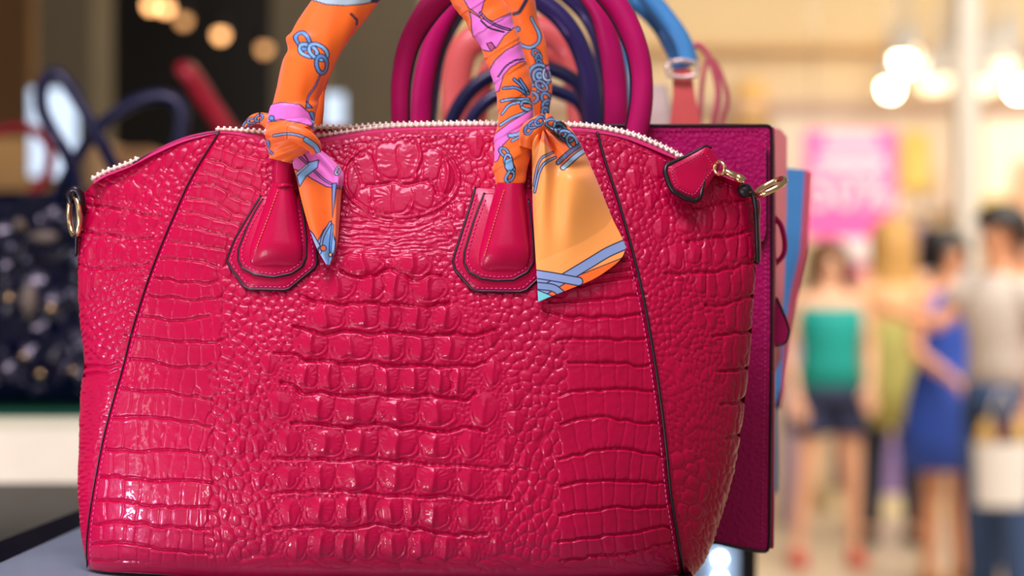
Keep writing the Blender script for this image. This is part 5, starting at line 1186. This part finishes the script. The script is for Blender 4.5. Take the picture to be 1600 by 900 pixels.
# person in grey shirt reaching left
d = 9.5; arms4 = {'r': ((-.19, -.16, 1.20), (-.13, -.40, 1.24)), 'l': ((.235, .03, 1.12), (.23, -.06, .88))}
w4 = person('person in a grey shirt and jeans with short black hair, one forearm held out', px_at(1563, d), d, -1.05, 1.71, skin2, hblack, arms4, LEGS, 'short')
gs = mat('grey_jersey', (206, 192, 184), 0.75, vary=.1)
o = garment(w4, 'shirt', gs, [TORSO])
for a_, b_ in (((-.15, .01, 1.38), (-.185, -.09, 1.27)), ((.15, .01, 1.38), (.215, .02, 1.22))):
    so = MB().add(*sleevetube(a_, b_, .072, .062)).build('sleeve', gs); so.parent = w4; cloth_thick(so, .006)
garment(w4, 'jeans', mat('blue_denim', (52, 76, 120), 0.8, vary=.2), [[(0, .01, .98, .165, .125), (0, .01, .90, .182, .138), (0, .01, .84, .186, .14)], legrings(LEGS['r'][0], LEGS['r'][1], .97, .103, .06, -1), legrings(LEGS['l'][0], LEGS['l'][1], .97, .103, .06, 1)])
shoes(w4, LEGS, mat('brown_shoes', (70, 48, 40), 0.5))
# last shopper at the frame's edge
d = 11.4
w5 = person('woman at the far edge in a peach top with auburn hair', px_at(1612, d), d, -0.4, 1.66, skin1, mat('auburn_hair', (178, 96, 66), 0.5, vary=.2), DOWN, LEGS, 'long')
garment(w5, 'top', mat('peach_cotton', (244, 190, 160), 0.7), [TORSO]); garment(w5, 'skirt', mat('cream_cotton', (236, 220, 196), 0.7), [[(0, .01, 1.02, .15, .118), (0, .01, .85, .20, .16), (0, .01, .50, .23, .2)]])
shoes(w5, LEGS, mat('pink_shoes', (220, 120, 110), 0.5))
# white shopping bag carried low beside the grey shirt
d = 9.05; zb = P(0, 790, d).z; sbg = thing('shopping_bag', 'white open shopping bag with yellow and brown goods hanging from the hand', 'bag', (px_at(1568, d), d, zb))
x0, x1 = px_at(1520, d), px_at(1612, d); zt = P(0, 690, d).z
mb = MB(); R_ = [((x0 + x1) / 2, d, zb + (zt - zb) * q, (x1 - x0) / 2 * (0.9 + .1 * q), .07 + .01 * q) for q in (0, .04, .4, .8, 1)]
vv, ff = loft(R_, 28, False); mb.add(vv, ff + [tuple(range(27, -1, -1))]); o = mb.build('sack', mat('white_paper', (232, 224, 220), 0.6), sbg)
for q, (x, c, r) in enumerate([(1540, (214, 160, 40), .036), (1568, (120, 70, 44), .034), (1594, (222, 176, 60), .030)]):
    g_ = MB().add(*ball(P(x, 690, d), r, .036, .09)).build('parcel', mat('parcel_wrap', c, 0.6)); recenter(g_); tag(g_, ['yellow parcel at the near side of the white shopping bag', 'brown parcel in the middle of the white shopping bag', 'yellow parcel nearest the far edge in the white shopping bag'][q], 'parcel')
for s in (-1, 1):
    hd = [P(1545, 692, d + .03 * s), P(1550, 640, d + .03 * s), P(1566, 612, d + .02 * s), P(1584, 640, d + .03 * s), P(1590, 692, d + .03 * s)]
    MB().add(*tube(catmull([tuple(q) for q in hd], 6), .006, 8)).build('handle', mat('bag_cord', (200, 190, 180), 0.7), sbg)
